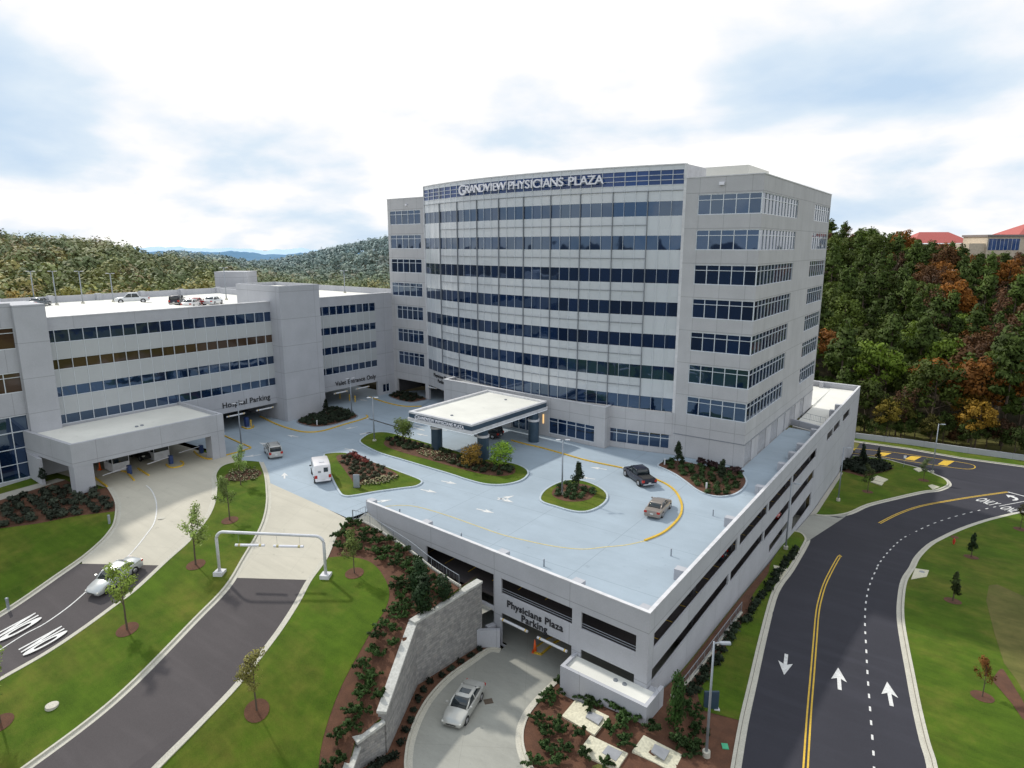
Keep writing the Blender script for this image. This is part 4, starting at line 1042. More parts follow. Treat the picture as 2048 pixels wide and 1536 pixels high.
# ================================================================== plaza islands, kerbs and paint
def kloop(name, pts, mat='kerb_blue', h=h0, z=.15):
    return strip(name, pts, h, -.1, .12, -.05, z, M[mat], closed=True)
I1 = smooth([at(*q).to_2d() for q in ((648, 914), (658, 908), (690, 907), (722, 917), (762, 931), (802, 946), (838, 960), (843, 967), (830, 974), (800, 978), (750, 985), (710, 992), (690, 993), (679, 985), (662, 952))], 4, True)
I2 = smooth([at(*q).to_2d() for q in ((721, 886), (728, 875), (745, 867), (775, 866), (815, 876), (865, 890), (915, 904), (965, 918), (1025, 928), (1050, 938), (1056, 949), (1042, 962), (1010, 970), (975, 970), (940, 962), (900, 949), (850, 934), (800, 919), (755, 905))], 4, True)
I3 = smooth([at(*Z5(*q)).to_2d() for q in ((1390, 1165), (1420, 1110), (1500, 1060), (1600, 1030), (1700, 1035), (1800, 1070), (1870, 1120), (1878, 1170), (1830, 1220), (1750, 1255), (1680, 1262), (1600, 1250), (1500, 1220), (1420, 1195))], 4, True)
I4 = smooth([at(*Z6(*q)).to_2d() for q in ((497, 925), (520, 902), (580, 885), (700, 895), (830, 925), (1000, 945), (1100, 975), (1140, 1020), (1140, 1060), (1110, 1100), (1050, 1135), (950, 1150), (860, 1135), (780, 1100), (700, 1040), (620, 985), (540, 945))], 4, True)
I5 = smooth([at(*Z2(*q)).to_2d() for q in ((712, 1118), (760, 1080), (900, 1020), (1010, 1010), (1152, 1070), (1060, 1112), (960, 1140), (870, 1152), (800, 1147))], 4, True)
I6 = smooth([at(*Z2(*q)).to_2d() for q in ((1383, 925), (1440, 900), (1510, 898), (1658, 945), (1590, 965), (1540, 972), (1460, 957))], 4, True)
kloop('island_kerb', I1); kloop('island_kerb', I2); kloop('island_kerb', I3); kloop('bed_edge', I4); kloop('bed_edge', I5, 'fin', z=.18); kloop('bed_edge', I6, 'fin', z=.18)
for nm, I in (('island_lawn', I1), ('island_lawn', I2), ('island_lawn', I3)): sheet(nm, I, h0, .12, M['grass'])
for I in (I4, I5, I6): sheet('mulch_bed', I, h0, .13, M['mulch'])
def bedpx(zf, pts): return smooth([at(*zf(*q)).to_2d() for q in pts], 3, True)
BD1 = bedpx(ID, ((672, 915), (695, 911), (730, 921), (770, 936), (797, 953), (780, 961), (745, 967), (712, 972), (704, 962), (688, 940)))
BD2 = bedpx(ID, ((768, 886), (785, 876), (830, 884), (890, 903), (960, 922), (1020, 934), (1030, 947), (1005, 954), (960, 949), (905, 935), (860, 922), (810, 908), (775, 896)))
BD3 = bedpx(Z5, ((1478, 1140), (1500, 1090), (1580, 1060), (1700, 1060), (1790, 1095), (1790, 1140), (1740, 1175), (1650, 1190), (1550, 1180)))
for I in (BD1, BD2, BD3): sheet('mulch_bed', I, h0, .135, M['mulch'])
# raised pavement round the valet planter, with its yellow kerb
Y5 = smooth([at(*Z2(*q)).to_2d() for q in ((440, 1072), (560, 1130), (680, 1170), (780, 1188), (900, 1178), (1060, 1130), (1150, 1105), (1222, 1080), (1215, 1065), (1150, 1030), (1040, 990), (915, 975))], 4)
sheet('raised_walk', Y5 + [fp(17, -.2), fp(17, 2.7), fp(25.2, 2.7), fp(25.2, -.5)], h0, .1, M['deck'])
strip('yellow_kerb', Y5[:33], h0, -.12, .12, -.05, .14, M['yellow'])
Y6 = smooth([at(*Z2(*q)).to_2d() for q in ((1240, 930), (1340, 965), (1440, 990), (1520, 1000), (1620, 998))], 4)
strip('yellow_kerb', Y6, h0, -.12, .12, -.05, .14, M['yellow'])
sheet('raised_walk', Y6 + [at(*Z2(1680, 960)).to_2d(), LW0 + ud * 9.5, LW0, fp(3.6, -.1)], h0, .1, M['deck'])
Y7 = smooth([at(*Z5(*q)).to_2d() for q in ((1180, 735), (1270, 760), (1400, 790), (1560, 835), (1700, 875), (1830, 905), (2000, 940))] + [at(*Z6(*q)).to_2d() for q in ((390, 980), (490, 1025), (560, 1058), (620, 1105), (655, 1160), (672, 1220), (658, 1290), (600, 1360), (520, 1420), (400, 1470))], 4)
strip('yellow_kerb', Y7, h0, -.11, .11, -.05, .13, M['yellow'])
Y8 = smooth([at(*Z6(*q)).to_2d() for q in ((400, 1470), (260, 1500), (100, 1515))] + [at(*Z5(*q)).to_2d() for q in ((1700, 1530), (1500, 1510), (1300, 1470), (1100, 1420), (900, 1350), (700, 1280), (500, 1222), (380, 1210), (260, 1217))], 4)
M['yellow_worn'] = simple('worn_yellow_paint', (.52, .45, .22), .8, var=.25, scale=1.0, fine=5)
paintline('yellow_line', Y8, h0, .16, M['yellow_worn'], deck, .012)
M['deck_light'] = slab('drop_off_pavement', (.35, .41, .47), 9.1, .2, 0, (.35, 1, 1), .75)
def arrow(zf, tail, head, h=h0, L=None, wd=1.0, parent=None, off=.016, pitch=0):
    a, b = on(h, *zf(*tail)).to_2d(), on(h, *zf(*head)).to_2d(); d = b - a; L = L or d.length; d.normalize(); c = (a + b) / 2; n = Vector((-d.y, d.x))
    a = c - d * L / 2; hl = L * .5
    pts = [a + n * .11 * wd, a - n * .11 * wd, c + d * (L / 2 - hl) - n * .11 * wd, c + d * (L / 2 - hl * 1.2) - n * .45 * wd, c + d * L / 2, c + d * (L / 2 - hl * 1.2) + n * .45 * wd, c + d * (L / 2 - hl) + n * .11 * wd]
    m = MB(); tip = pts[4]; P3 = lambda p: (p.x, p.y, h(p.x, p.y) + off)
    nk0, nk1 = pts[2], pts[6]; mid = (nk0 + nk1) / 2
    m.face([P3(q) for q in (pts[1], nk0, nk1, pts[0])][::-1]); m.face([P3(q) for q in (nk0, pts[3], tip)]); m.face([P3(q) for q in (nk0, tip, nk1)]); m.face([P3(q) for q in (nk1, tip, pts[5])])
    return m.build('painted_arrow', M['white'], parent)
for zf, t, hd in ((Z5, (688, 1035), (762, 1050)), (Z5, (540, 1098), (612, 1112)), (Z5, (190, 1185), (278, 1173)), (Z5, (945, 1240), (1035, 1262)), (Z5, (1855, 945), (1775, 933)),
                  (Z5, (690, 660), (632, 654)), (Z5, (552, 699), (498, 688)), (Z5, (95, 688), (152, 677)), (Z5, (1742, 1012), (1712, 1008)), (Z2, (700, 1219), (655, 1211)), (Z2, (492, 1277), (448, 1267)), (Z2, (415, 1355), (352, 1364)),
                  (Z2, (1132, 1150), (1075, 1161)), (Z2, (1192, 1197), (1250, 1188)), (Z2, (1077, 1310), (1132, 1320)), (Z2, (618, 1520), (618, 1488)), (Z2, (1212, 956), (1172, 948)),
                  (Z5, (1098, 1164), (1185, 1143)), (Z5, (1098, 1160), (1180, 1184))):
    arrow(zf, t, hd, L=2.3, wd=.95, parent=deck)
for k in range(11):
    t = k / 10; c = at(*Z2(1235 + 165 * t * 1.25, 1088 + 62 * t)).to_2d(); m = MB(); m.obox(c, 1.7, .32, .012, .016, radians(-5)); m.build('crossing_bar', M['white'], deck)
for q in ((1520, 1120), (1560, 1150), (1600, 1140), (1610, 1165), (1500, 1158)):
    c = at(*Z2(*q)).to_2d(); m = MB(); m.obox(c, 2.0, .32, .012, .016, radians(-5)); m.build('crossing_bar', M['white'], deck)
# lanes on the left
lane = smooth(PX(Z7, hU, [(1070, 260), (1110, 300), (1140, 370), (1145, 450), (1125, 540), (1070, 620), (1000, 710), (930, 785), (800, 890), (640, 1030), (500, 1150), (330, 1270), (180, 1350), (0, 1463), (-200, 1590)]))
paintline('lane_line', lane, hU, .13, M['white'], off=.035)
def pave_text(s, zf, c, up_px, h, W, H, name='lane_lettering', parent=None, off=.034, rise=0):
    """painted letters: centre c, 'up' towards pixel up_px"""
    C, U = on(h, *zf(*c)), on(h, *zf(*up_px)); u = (U - C); u = (u - Vector((0, 0, 0))).normalized()
    r = Vector((u.y, -u.x, 0)).normalized(); nrm_ = r.cross(u); nrm_ = nrm_ if nrm_.z > 0 else -nrm_
    cu_w = len(s) * .68
    return text(s, 1.0, 0, name, M['white'], parent, frame4(C - u * H * .36 + nrm_ * off, r, u, nrm_) @ Matrix.Diagonal((W / cu_w, H / .72, 1, 1)) @ Matrix.Translation((0, 0, 0)), .03, space=1.08)
def pave2(zf, first, last, bot, top, h, parent=None, bold=.05):
    A_, B_, C_, D_ = [on(h, *zf(*q)) for q in (first, last, bot, top)]
    c = (A_ + B_) / 2; u = (D_ - C_); H = u.length; u.normalize(); r = Vector((u.y, -u.x, 0)).normalized(); nn = r.cross(u); nn = nn if nn.z > 0 else -nn
    W = (B_ - A_).length * 1.3; k = W / (4 * .70)
    return text('ONLY', 1.0, 0, 'lane_lettering', M['white'], parent, frame4(c - u * H * .5 + nn * .036, r, u, nn) @ Matrix.Diagonal((k, H / .72, 1, 1)), bold)
exit_road = bpy.data.objects['exit_drive_asphalt']
pave2(Z15, (415, 468), (275, 405), (585, 372), (245, 560), hU, exit_road)
pave2(Z15, (195, 353), (50, 290), (362, 260), (22, 445), hU, exit_road)
# right road markings
DY = smooth(PX(Z11, hL, [(440, 1700), (450, 1536), (475, 1150), (500, 850), (520, 600), (535, 420), (555, 310), (600, 170), (690, 0)]) + PX(Z12, hL, [(705, 1440)]), 5)
for o_ in (-.14, .14): paintline('centre_line', offset_path(DY, o_), hL, .13, M['yellow'], road_o, .03)
Yb = smooth(PX(Z12, hL, [(990, 1195), (1130, 1125), (1290, 1070), (1500, 1030), (1700, 998), (1930, 966)]), 4)
for o_ in (-.14, .14): paintline('centre_line', offset_path(Yb, o_), hL, .14, M['yellow'], road_o, .03)
DW = smooth(PX(Z11, hL, [(955, 1700), (947, 1440), (925, 1150), (905, 880), (893, 650), (884, 460), (895, 300), (925, 180), (975, 70)]) + PX(Z12, hL, [(975, 1510), (1050, 1410), (1170, 1300), (1330, 1220), (1500, 1158), (1700, 1105), (1860, 1070)]), 10)
acc = 0; dash = []
L_on, L_off = .75, 1.1
for p, q in zip(DW, DW[1:]):
    L = (q - p).length; k = max(1, int(L / .1))
    for j in range(k):
        r_ = p.lerp(q, j / k); acc += L / k; ph = acc % (L_on + L_off)
        if ph < L_on: dash.append(r_)
        elif dash:
            if len(dash) > 2: paintline('lane_dash', [dash[0], dash[-1]], hL, .15, M['white'], road_o, .032)
            dash = []
for t, hd in (((310, 706), (293, 860)), ((700, 968), (688, 805)), ((1080, 1087), (1046, 908))): arrow(Z11, t, hd, hL, wd=1.35, parent=road_o, off=.055)
paintline('stop_line', PX(Z12, hL, [(1930, 966), (2048, 997), (2120, 1015)]), hL, .3, M['white'], road_o, .032)
paintline('lane_line', PX(Z12, hL, [(1865, 1070), (2048, 1035), (2200, 1005)]), hL, .14, M['white'], road_o, .032)
Zr = Z(1880, 960, 12.19)
pave2(Zr, (1000, 480), (1335, 585), (900, 492), (1150, 440), hL, road_o, .015)
pave2(Zr, (1590, 680), (1925, 785), (1490, 692), (1740, 640), hL, road_o, .015)
m = MB(); A3 = PX(Zr, hL, [(1610, 362), (1840, 395), (1790, 408), (1885, 440), (1915, 475), (1870, 505), (1770, 505), (1760, 487), (1815, 478), (1830, 458), (1720, 412), (1665, 430)])
m.face([(p.x, p.y, hL(p.x, p.y) + .034) for p in A3]); bmesh.ops.triangulate(m.bm, faces=m.bm.faces[:]); m.build('turn_arrow', M['white'], road_o)
gore = smooth(PX(Z12, hL, [(700, 640), (1000, 665), (1300, 705), (1620, 755), (1690, 780), (1660, 798), (1560, 792), (1300, 755), (1000, 708), (760, 678)]), 4)
paintline('gore_line', gore, hL, .16, M['yellow'], road_o, .03)
for q in ((745, 648, 800, 668), (1010, 676, 1050, 698), (1230, 703, 1270, 730), (1470, 735, 1520, 768)):
    pts = PX(Z12, hL, [(q[0] - 10, q[1]), (q[0] + 70, q[1] + 6), (q[0] + 15, q[3] + 6), (q[0] - 55, q[3] - 4)]); m = MB(); m.face([(p.x, p.y, hL(p.x, p.y) + .032) for p in pts]); m.build('gore_bar', M['yellow'], road_o)

# ================================================================== vegetation
def leaf_mesh(name, clumps, n, size, seed, aspect=1.0, upward=.35, shell=.0, outw=.9):
    rg = np.random.default_rng(seed); P = []
    for (x, y, z, rx, rz) in clumps:
        d = rg.normal(size=(n, 3)); d /= np.linalg.norm(d, axis=1)[:, None]
        rad = (shell + (1 - shell) * rg.random(n) ** .5)[:, None]
        P.append(np.array([x, y, z]) + d * rad * np.array([rx, rx, rz]))
    P = np.concatenate(P); N = len(P)
    C_ = np.repeat(np.array([[c[0], c[1], c[2]] for c in clumps]), n, 0); o_ = P - C_; o_ /= (np.linalg.norm(o_, axis=1)[:, None] + 1e-6)
    nr = rg.normal(size=(N, 3)) * .55 + o_ * outw; nr[:, 2] = nr[:, 2] + upward; nr /= np.linalg.norm(nr, axis=1)[:, None]
    t = np.cross(nr, rg.normal(size=(N, 3))); t /= np.linalg.norm(t, axis=1)[:, None]; b = np.cross(nr, t)
    s = size * (.6 + .8 * rg.random(N))[:, None]; t *= s * .5 * aspect; b *= s * .5
    V = np.stack([P - t, P - b * .8, P + t, P + b * .8], 1).reshape(-1, 3)
    me = bpy.data.meshes.new(name); me.vertices.add(len(V)); me.vertices.foreach_set('co', V.ravel())
    me.loops.add(4 * N); me.loops.foreach_set('vertex_index', np.arange(4 * N, dtype=np.int32))
    me.polygons.add(N); me.polygons.foreach_set('loop_start', np.arange(0, 4 * N, 4, dtype=np.int32)); me.update(calc_edges=True)
    g_ = P - P.mean(0); g_ /= (np.linalg.norm(g_, axis=1)[:, None] + 1e-6); q_ = o_ * .6 + g_ * .6 + nr * .35 + np.array([0, 0, .25]); q_ /= np.linalg.norm(q_, axis=1)[:, None]
    me.polygons.foreach_set('use_smooth', np.ones(N, bool)); me.normals_split_custom_set_from_vertices(np.repeat(q_, 4, 0).tolist())
    return me
def obj_from(me, name, mat, parent=None, color=None):
    if mat.name not in [m_.name for m_ in me.materials if m_]: me.materials.append(mat)
    o = bpy.data.objects.new(name, me); COL.objects.link(o); o.parent = parent
    if color: o.color = (*color, 1)
    return o
def trunk_mb(h, r, limbs, seed, lean=.04, ct=None):
    rr = random.Random(seed); m = MB(); pts = [Vector((0, 0, -.1))]; x = y = 0
    for k in range(1, 6):
        x += rr.uniform(-1, 1) * lean * h / 5; y += rr.uniform(-1, 1) * lean * h / 5; pts.append(Vector((x, y, h * k / 5)))
    m.tube(pts, [r * 1.25, r, r * .85, r * .65, r * .45, r * .2], 6)
    for (z, a, L, up) in limbs:
        k = min(4, int(z / h * 5)); t = z / h * 5 - k; b = pts[k].lerp(pts[k + 1], t)
        e = b + Vector((cos(a) * L, sin(a) * L, up)); mid = b.lerp(e, .5) + Vector((0, 0, -.06 * L))
        m.tube([b, mid, e], [r * .4, r * .28, r * .1], 5)
    return m
CACHE = {}
def tree_proto(kind, v):
    """shared crown and trunk meshes for one kind of tree"""
    key = (kind, v)
    if key in CACHE: return CACHE[key]
    rr = random.Random(hash(kind) % 1000 * 0 + sum(map(ord, kind)) * 7 + v); sd_ = sum(map(ord, kind)) + v * 13
    if kind == 'young':        # thin nursery tree, 4.3 m
        lim = [(1.5 + .28 * k, rr.uniform(0, 6.3), rr.uniform(.6, 1.0) * (1.15 - .08 * k), rr.uniform(.6, 1.0)) for k in range(9)]
        tr = trunk_mb(3.9, .055, lim, sd_)
        cl = [(cos(a) * L * t, sin(a) * L * t, z + up * t, .38, .34) for (z, a, L, up) in lim for t in (.5, .8, 1.05)] + [(0, 0, 3.5, .5, .6), (0, 0, 2.7, .6, .6)]
        cr = leaf_mesh('crown', cl, 42, .115, sd_, 1.5)
    elif kind == 'round':      # dense small ornamental
        lim = [(.7 + .12 * k, k * 1.3, .7, .8) for k in range(7)]
        tr = trunk_mb(2.6, .07, lim, sd_)
        cl = [(rr.uniform(-.75, .75), rr.uniform(-.75, .75), rr.uniform(1.1, 3.3), .75, .6) for _ in range(20)]
        cr = leaf_mesh('crown', cl, 110, .16, sd_, 1.2)
    elif kind == 'magnolia':   # narrow dark evergreen
        tr = trunk_mb(3.6, .07, [], sd_)
        cl = [(rr.uniform(-1, 1) * (1.2 - .28 * z) * .5, rr.uniform(-1, 1) * (1.2 - .28 * z) * .5, z + 0, .55 * (1.25 - .26 * z), .4) for z in [1.3 + .11 * k for k in range(22)]]
        cl = [(x, y, z, max(.16, r_), .35) for x, y, z, r_, q in cl]
        cr = leaf_mesh('crown', cl, 42, .2, sd_, 1.4)
    elif kind == 'pine':       # forest pine 17 m: bare lower trunk, layered top
        lim = [(6 + .8 * k, rr.uniform(0, 6.3), max(.7, 3.4 - .24 * k) * rr.uniform(.7, 1.1), rr.uniform(.2, .9)) for k in range(12)]
        tr = trunk_mb(17, .22, lim, sd_, .03)
        cl = [(cos(a) * L * t, sin(a) * L * t, z + up * t + .2, 1.15, .6) for (z, a, L, up) in lim for t in (.5, 1)] + [(0, 0, 16, 1.1, 1.3), (.3, .2, 14.4, 1.7, 1.1), (0, -.4, 12.8, 1.8, 1)]
        cr = leaf_mesh('crown', cl, 62, .5, sd_, 1.5, .1)
    elif kind == 'broad':      # forest deciduous 14 m
        lim = [(4 + .7 * k, rr.uniform(0, 6.3), rr.uniform(2, 3.4), rr.uniform(1.2, 2.6)) for k in range(9)]
        tr = trunk_mb(12, .2, lim, sd_, .06)
        cl = []
        for _ in range(30):
            a = rr.uniform(0, 6.3); el = rr.uniform(-.35, 1); q = rr.uniform(.6, 1); ra = 3.7 * sqrt(max(0, 1 - el * el * .9)) * q
            cl.append((cos(a) * ra, sin(a) * ra, 8.6 + el * 4.9 * q, 1.35, 1.0))
        cr = leaf_mesh('crown', cl, 75, .48, sd_, 1.1, .3, .3)
    elif kind == 'bare':       # thin autumn tree
        lim = [(4 + .6 * k, rr.uniform(0, 6.3), rr.uniform(1.4, 2.6), rr.uniform(1.5, 3)) for k in range(13)]
        tr = trunk_mb(13, .15, lim, sd_, .05)
        cl = [(cos(a) * L * t, sin(a) * L * t, z + up * t, .9, .8) for (z, a, L, up) in lim for t in (.7, 1)]
        cr = leaf_mesh('crown', cl, 26, .4, sd_, 1.1)
    CACHE[key] = (tr, cr)
    tm = bpy.data.meshes.new('trunk'); bmesh.ops.recalc_face_normals(tr.bm, faces=tr.bm.faces); tr.bm.to_mesh(tm); tr.bm.free()
    tm.materials.append(M['bark']); cr.materials.append(M['leaf'])
    CACHE[key] = (tm, cr); return CACHE[key]
def plant_tree(name, kind, v, x, y, z, s, color, label, group=None, cat='tree', rz=None, sz=None):
    tm, cr = tree_proto(kind, v)
    e = empty(name, (x, y, z), R.uniform(0, 6.28) if rz is None else rz); e.scale = (s, s, sz or s)
    tag(e, label, cat, group)
    a = bpy.data.objects.new('trunk', tm); COL.objects.link(a); a.parent = e
    b = bpy.data.objects.new('crown', cr); COL.objects.link(b); b.parent = e; b.color = (*color, 1)
    return e
def disc(name, c, r, h, off, mat, n=18):
    m = MB(); m.face([(c[0] + r * cos(2 * pi * k / n), c[1] + r * sin(2 * pi * k / n), h(c[0] + r * cos(2 * pi * k / n), c[1] + r * sin(2 * pi * k / n)) + off) for k in range(n)])
    o = m.build(name, mat); o['kind'] = 'structure'; return o
# young street trees: (pixel of the trunk foot, pixel of the top, terrain, colour, label)
YT = [((460, 1043), (455, 960), hU, .16, (.20, .27, .08), 'slim young tree with thin olive leaves, just below the oval flower bed'),
      ((392, 1132), (375, 1027), hU, .15, (.36, .46, .14), 'young tree with loose bright green leaves on the central lawn left of the clearance frame'),
      ((255, 1262), (245, 1138), hU, .15, (.34, .45, .09), 'young light green tree on the central lawn in front of the silver sedan'),
      ((709, 1149), (703, 1072), hU, .15, (.15, .19, .05), 'small young tree with olive crown on the entry lawn beside the slope bed'),
      ((514, 1424), (498, 1312), hU, .15, (.32, .30, .09), 'young tree with yellowing leaves by the kerb at the bottom of the entry drive'),
      ((482, 972), (480, 905), hU, .15, (.30, .42, .12), 'feathery light green tree by the oval flower bed at the tip of the central lawn'),
      ((0, 1450), (-5, 1310), hU, .15, (.30, .40, .1), 'young green tree cut by the left edge of the picture on the central lawn'),
      ((1905, 1204), (1912, 1140), hL, .15, (.05, .07, .02), 'small dark conical tree in a mulch ring on the roadside lawn, nearest the dry patch'),
      ((1964, 1396), (1966, 1322), hL, .15, (.20, .08, .02), 'young rust brown tree in a mulch ring on the roadside lawn'),
      ((1942, 1116), (1944, 1062), hL, .15, (.03, .055, .02), 'small dark green tree in a mulch ring beside the fire hydrant'),
      ((2040, 1060), (2042, 1010), hL, .15, (.10, .09, .03), 'young brownish tree at the right edge of the picture by the road bend'),
      ((1735, 985), (1738, 935), hL, .15, (.07, .09, .03), 'young olive tree on the corner lawn beside the pale concrete pads'),
      ((1847, 962), (1851, 920), hL, .15, (.13, .17, .07), 'thin young tree near the kerb nose of the corner lawn')]
for i, (b_, t_, h, off, col, lab) in enumerate(YT):
    p = on(h, *b_); hh = above(p, *t_) - p.z; s_ = max(.5, hh / 4.2)
    kd = 'magnolia' if i in (7, 9) else 'young'
    plant_tree('young_tree', kd, i % 4, p.x, p.y, p.z + .12, s_ * (1.0), col, lab)
    if i != 5: disc('mulch_ring', p, .85, h, .15, M['mulch'])
for (b_, t_, k_, col, lab) in (((806, 883), (806, 836), 'round', (.16, .22, .05), 'rounded green shrub-like tree at the left end of the canopy island'),
                               ((941, 935), (941, 888), 'round', (.32, .20, .04), 'rounded orange tinged tree in front of the slate canopy column'),
                               ((1001, 935), (1000, 884), 'round', (.22, .36, .04), 'rounded bright lime green tree at the right end of the canopy island'),
                               ((1157, 980), (1156, 922), 'magnolia', (.030, .048, .022), 'small dark evergreen tree on the round plaza island'),
                               ((1355, 930), (1356, 881), 'magnolia', (.030, .048, .022), 'small dark evergreen tree at the left end of the kidney shaped mulch bed'),
                               ((1443, 966), (1445, 916), 'magnolia', (.030, .045, .022), 'small dark evergreen tree at the right end of the kidney shaped mulch bed'),
                               ((653, 831), (652, 797), 'magnolia', (.025, .035, .022), 'small blackish evergreen tree in the planter beside the stair tower'),
                               ((87, 968), (85, 930), 'magnolia', (.03, .045, .03), 'small dark evergreen tree at the foot of the far left pier')):
    p = at(*b_, .1); hh = above(p, *t_) - p.z; base = {'round': 3.7, 'magnolia': 4.0}[k_]
    plant_tree('evergreen_tree' if k_ == 'magnolia' else 'ornamental_tree', k_, len(lab) % 3, p.x, p.y, .1, hh / base * (1.3 if k_ == 'round' else 1.25), col, lab, sz=hh / base)
for (b_, t_, col, lab) in (((1724, 928), (1722, 888), (.02, .035, .02), 'dark upright evergreen in the corner bed by the garage end wall, left one'),
                           ((1755, 925), (1757, 896), (.025, .035, .022), 'dark upright evergreen in the corner bed, right one with a thin top')):
    p = on(hL, *b_); hh = above(p, *t_) - p.z; plant_tree('evergreen_tree', 'magnolia', 1, p.x, p.y, p.z, hh / 3.7, col, lab)
# shrubs
def shrub_meshes(name, n, f): return [f(k) for k in range(n)]
S_LOW = [leaf_mesh('shrub', [(R.uniform(-.2, .2), R.uniform(-.2, .2), .22, .3, .22) for _ in range(5)], 26, .15, 50 + k, 1.5, .4) for k in range(4)]
S_BIG = []
for k in range(4):       # arching, spiky shrub
    rr = random.Random(90 + k); m_cl = []
    for j in range(11):
        a = rr.uniform(0, 6.3); L = rr.uniform(.3, .95)
        for t in (.4, .75, 1): m_cl.append((cos(a) * L * t, sin(a) * L * t, .2 + .75 * t - .5 * t * t * L, .14, .12))
    S_BIG.append(leaf_mesh('shrub', m_cl, 20, .13, 90 + k, 2.2, .2, 0, .3))
S_HOL = [leaf_mesh('shrub', [(R.uniform(-.3, .3), R.uniform(-.3, .3), .3 + .13 * j, .62 - .022 * j, .35) for j in range(14)], 95, .13, 130 + k, 1.3, .3) for k in range(3)]
for me in S_LOW + S_BIG + S_HOL: me.materials.append(M['leaf'])
NSHRUB = [0]
def shrub(x, y, z, pool, s, col, label, group, name='shrub'):
    o = bpy.data.objects.new(name, R.choice(pool)); COL.objects.link(o); o.location = (x, y, z); o.rotation_euler = (0, 0, R.uniform(0, 6.28))
    o.scale = (s * R.uniform(.9, 1.15), s * R.uniform(.9, 1.15), s * R.uniform(.85, 1.2)); k = R.uniform(.7, 1.3); o.color = (col[0] * k, col[1] * k, col[2] * k, 1)
    tag(o, label, 'shrub', group); NSHRUB[0] += 1; return o
def fill(poly, h, off, sp, pool, s, col, label, group, keep=lambda x, y: True, marg=.35, rot=-.1, jit=.22, name='shrub'):
    xs = [p.x for p in poly]; ys = [p.y for p in poly]; cx, cy = sum(xs) / len(xs), sum(ys) / len(ys); Rm = max(max(xs) - min(xs), max(ys) - min(ys))
    k = int(Rm / sp) + 2
    for i in range(-k, k + 1):
        for j in range(-k, k + 1):
            u, v = (i + (j % 2) * .5) * sp, j * sp * .87; x = cx + cos(rot) * u - sin(rot) * v + R.uniform(-jit, jit) * sp; y = cy + sin(rot) * u + cos(rot) * v + R.uniform(-jit, jit) * sp
            if not all(inside((x + dx, y + dy), poly) for dx, dy in ((marg, 0), (-marg, 0), (0, marg), (0, -marg))): continue
            if keep(x, y): shrub(x, y, h(x, y) + off, pool, s, col, label, group, 'arching_shrub' if pool is S_BIG else name)
fl1 = [at(*Z5(*q)).to_2d() for q in ((60, 1085), (100, 1040), (230, 1010), (350, 1000), (360, 1030), (240, 1065))]
fl2 = [at(*Z5(*q)).to_2d() for q in ((480, 830), (520, 800), (640, 820), (790, 865), (800, 900), (740, 912), (620, 890))]
fl3 = [on(hU, *Z7(*q)).to_2d() for q in ((1668, 215), (1680, 160), (1760, 130), (1860, 130), (1900, 180), (1880, 225), (1780, 245), (1700, 245))]
fill(BD1, h0, .12, 1.1, S_LOW, 1.0, (.065, .075, .042), 'low grey green shrub planted in rows on the triangular island beside the white van', 'shrubs on the triangular island', lambda x, y: not inside((x, y), fl1) and y < 61)
fill(BD2, h0, .12, 1.3, S_LOW, 1.25, (.048, .07, .032), 'low dark green shrub in the mulch under the entrance canopy edge', 'shrubs on the canopy island', lambda x, y: not inside((x, y), fl2))
fill(BD3, h0, .12, 1.05, S_LOW, 1.1, (.045, .085, .03), 'low green shrub on the round plaza island', 'shrubs on the round island', marg=.2)
fill(I4, h0, .12, 1.35, S_LOW, 1.2, (.045, .085, .025), 'low green shrub in the kidney shaped mulch bed at the tower corner', 'shrubs in the kidney shaped bed')
fill(I5, h0, .12, 1.1, S_LOW, 1.25, (.035, .05, .03), 'low dark shrub in the planter by the stair tower', 'shrubs in the stair tower planter')
fill(I6, h0, .12, 1.2, S_LOW, 1.2, (.025, .035, .02), 'low blackish shrub in the planter by the tower entrance corner', 'shrubs in the corner planter')
for q in ((1115, 1370), (1150, 1395), (1190, 1400), (1210, 1420)): 
    p = at(*Z2(*q)); shrub(p.x, p.y, .12, S_LOW, 1.5, (.22, .05, .04), 'reddish leaved shrub at the back of the triangular island', 'red shrubs on the triangular island')
for q in ((800, 905), (830, 925), (870, 935), (900, 950), (1040, 975), (1080, 985)):
    p = at(*Z6(*q)); shrub(p.x, p.y, .12, S_BIG, .9, (.09, .05, .05), 'purplish brown shrub behind the green ones in the kidney shaped bed', 'purple shrubs in the kidney shaped bed')
# flower patches: many tiny blooms, nobody could count them
def flowers(name, poly, h, off, label):
    rg = random.Random(3); m1 = []; xs = [p.x for p in poly]; ys = [p.y for p in poly]
    cl = []
    while len(cl) < 150:
        x, y = rg.uniform(min(xs), max(xs)), rg.uniform(min(ys), max(ys))
        if inside((x, y), poly): cl.append((x, y, h(x, y) + off + .12, .17, .12))
    o = obj_from(leaf_mesh(name, cl, 12, .11, 5), name, M['leaf'], color=(.06, .09, .03)); tag(o, label, 'flowers', kind='stuff')
    fm = leaf_mesh('bloom', [(a, b, c + .1, .15, .05) for a, b, c, d, e in cl], 3, .10, 6, 1, 2); obj_from(fm, 'bloom', M['cream_bloom'], o)
M['cream_bloom'] = simple('cream_bloom', (.72, .66, .40), .8)
flowers('flower_patch', fl1, h0, .13, 'patch of small cream flowers along the front of the triangular island')
flowers('flower_patch', fl2, h0, .13, 'patch of small cream flowers along the front of the canopy island')
disc('flower_soil', (sum(p.x for p in fl3) / 8, sum(p.y for p in fl3) / 8), 2.2, hU, .135, M['mulch'])
flowers('flower_patch', fl3, hU, .13, 'oval patch of small cream flowers on the tip of the central lawn')
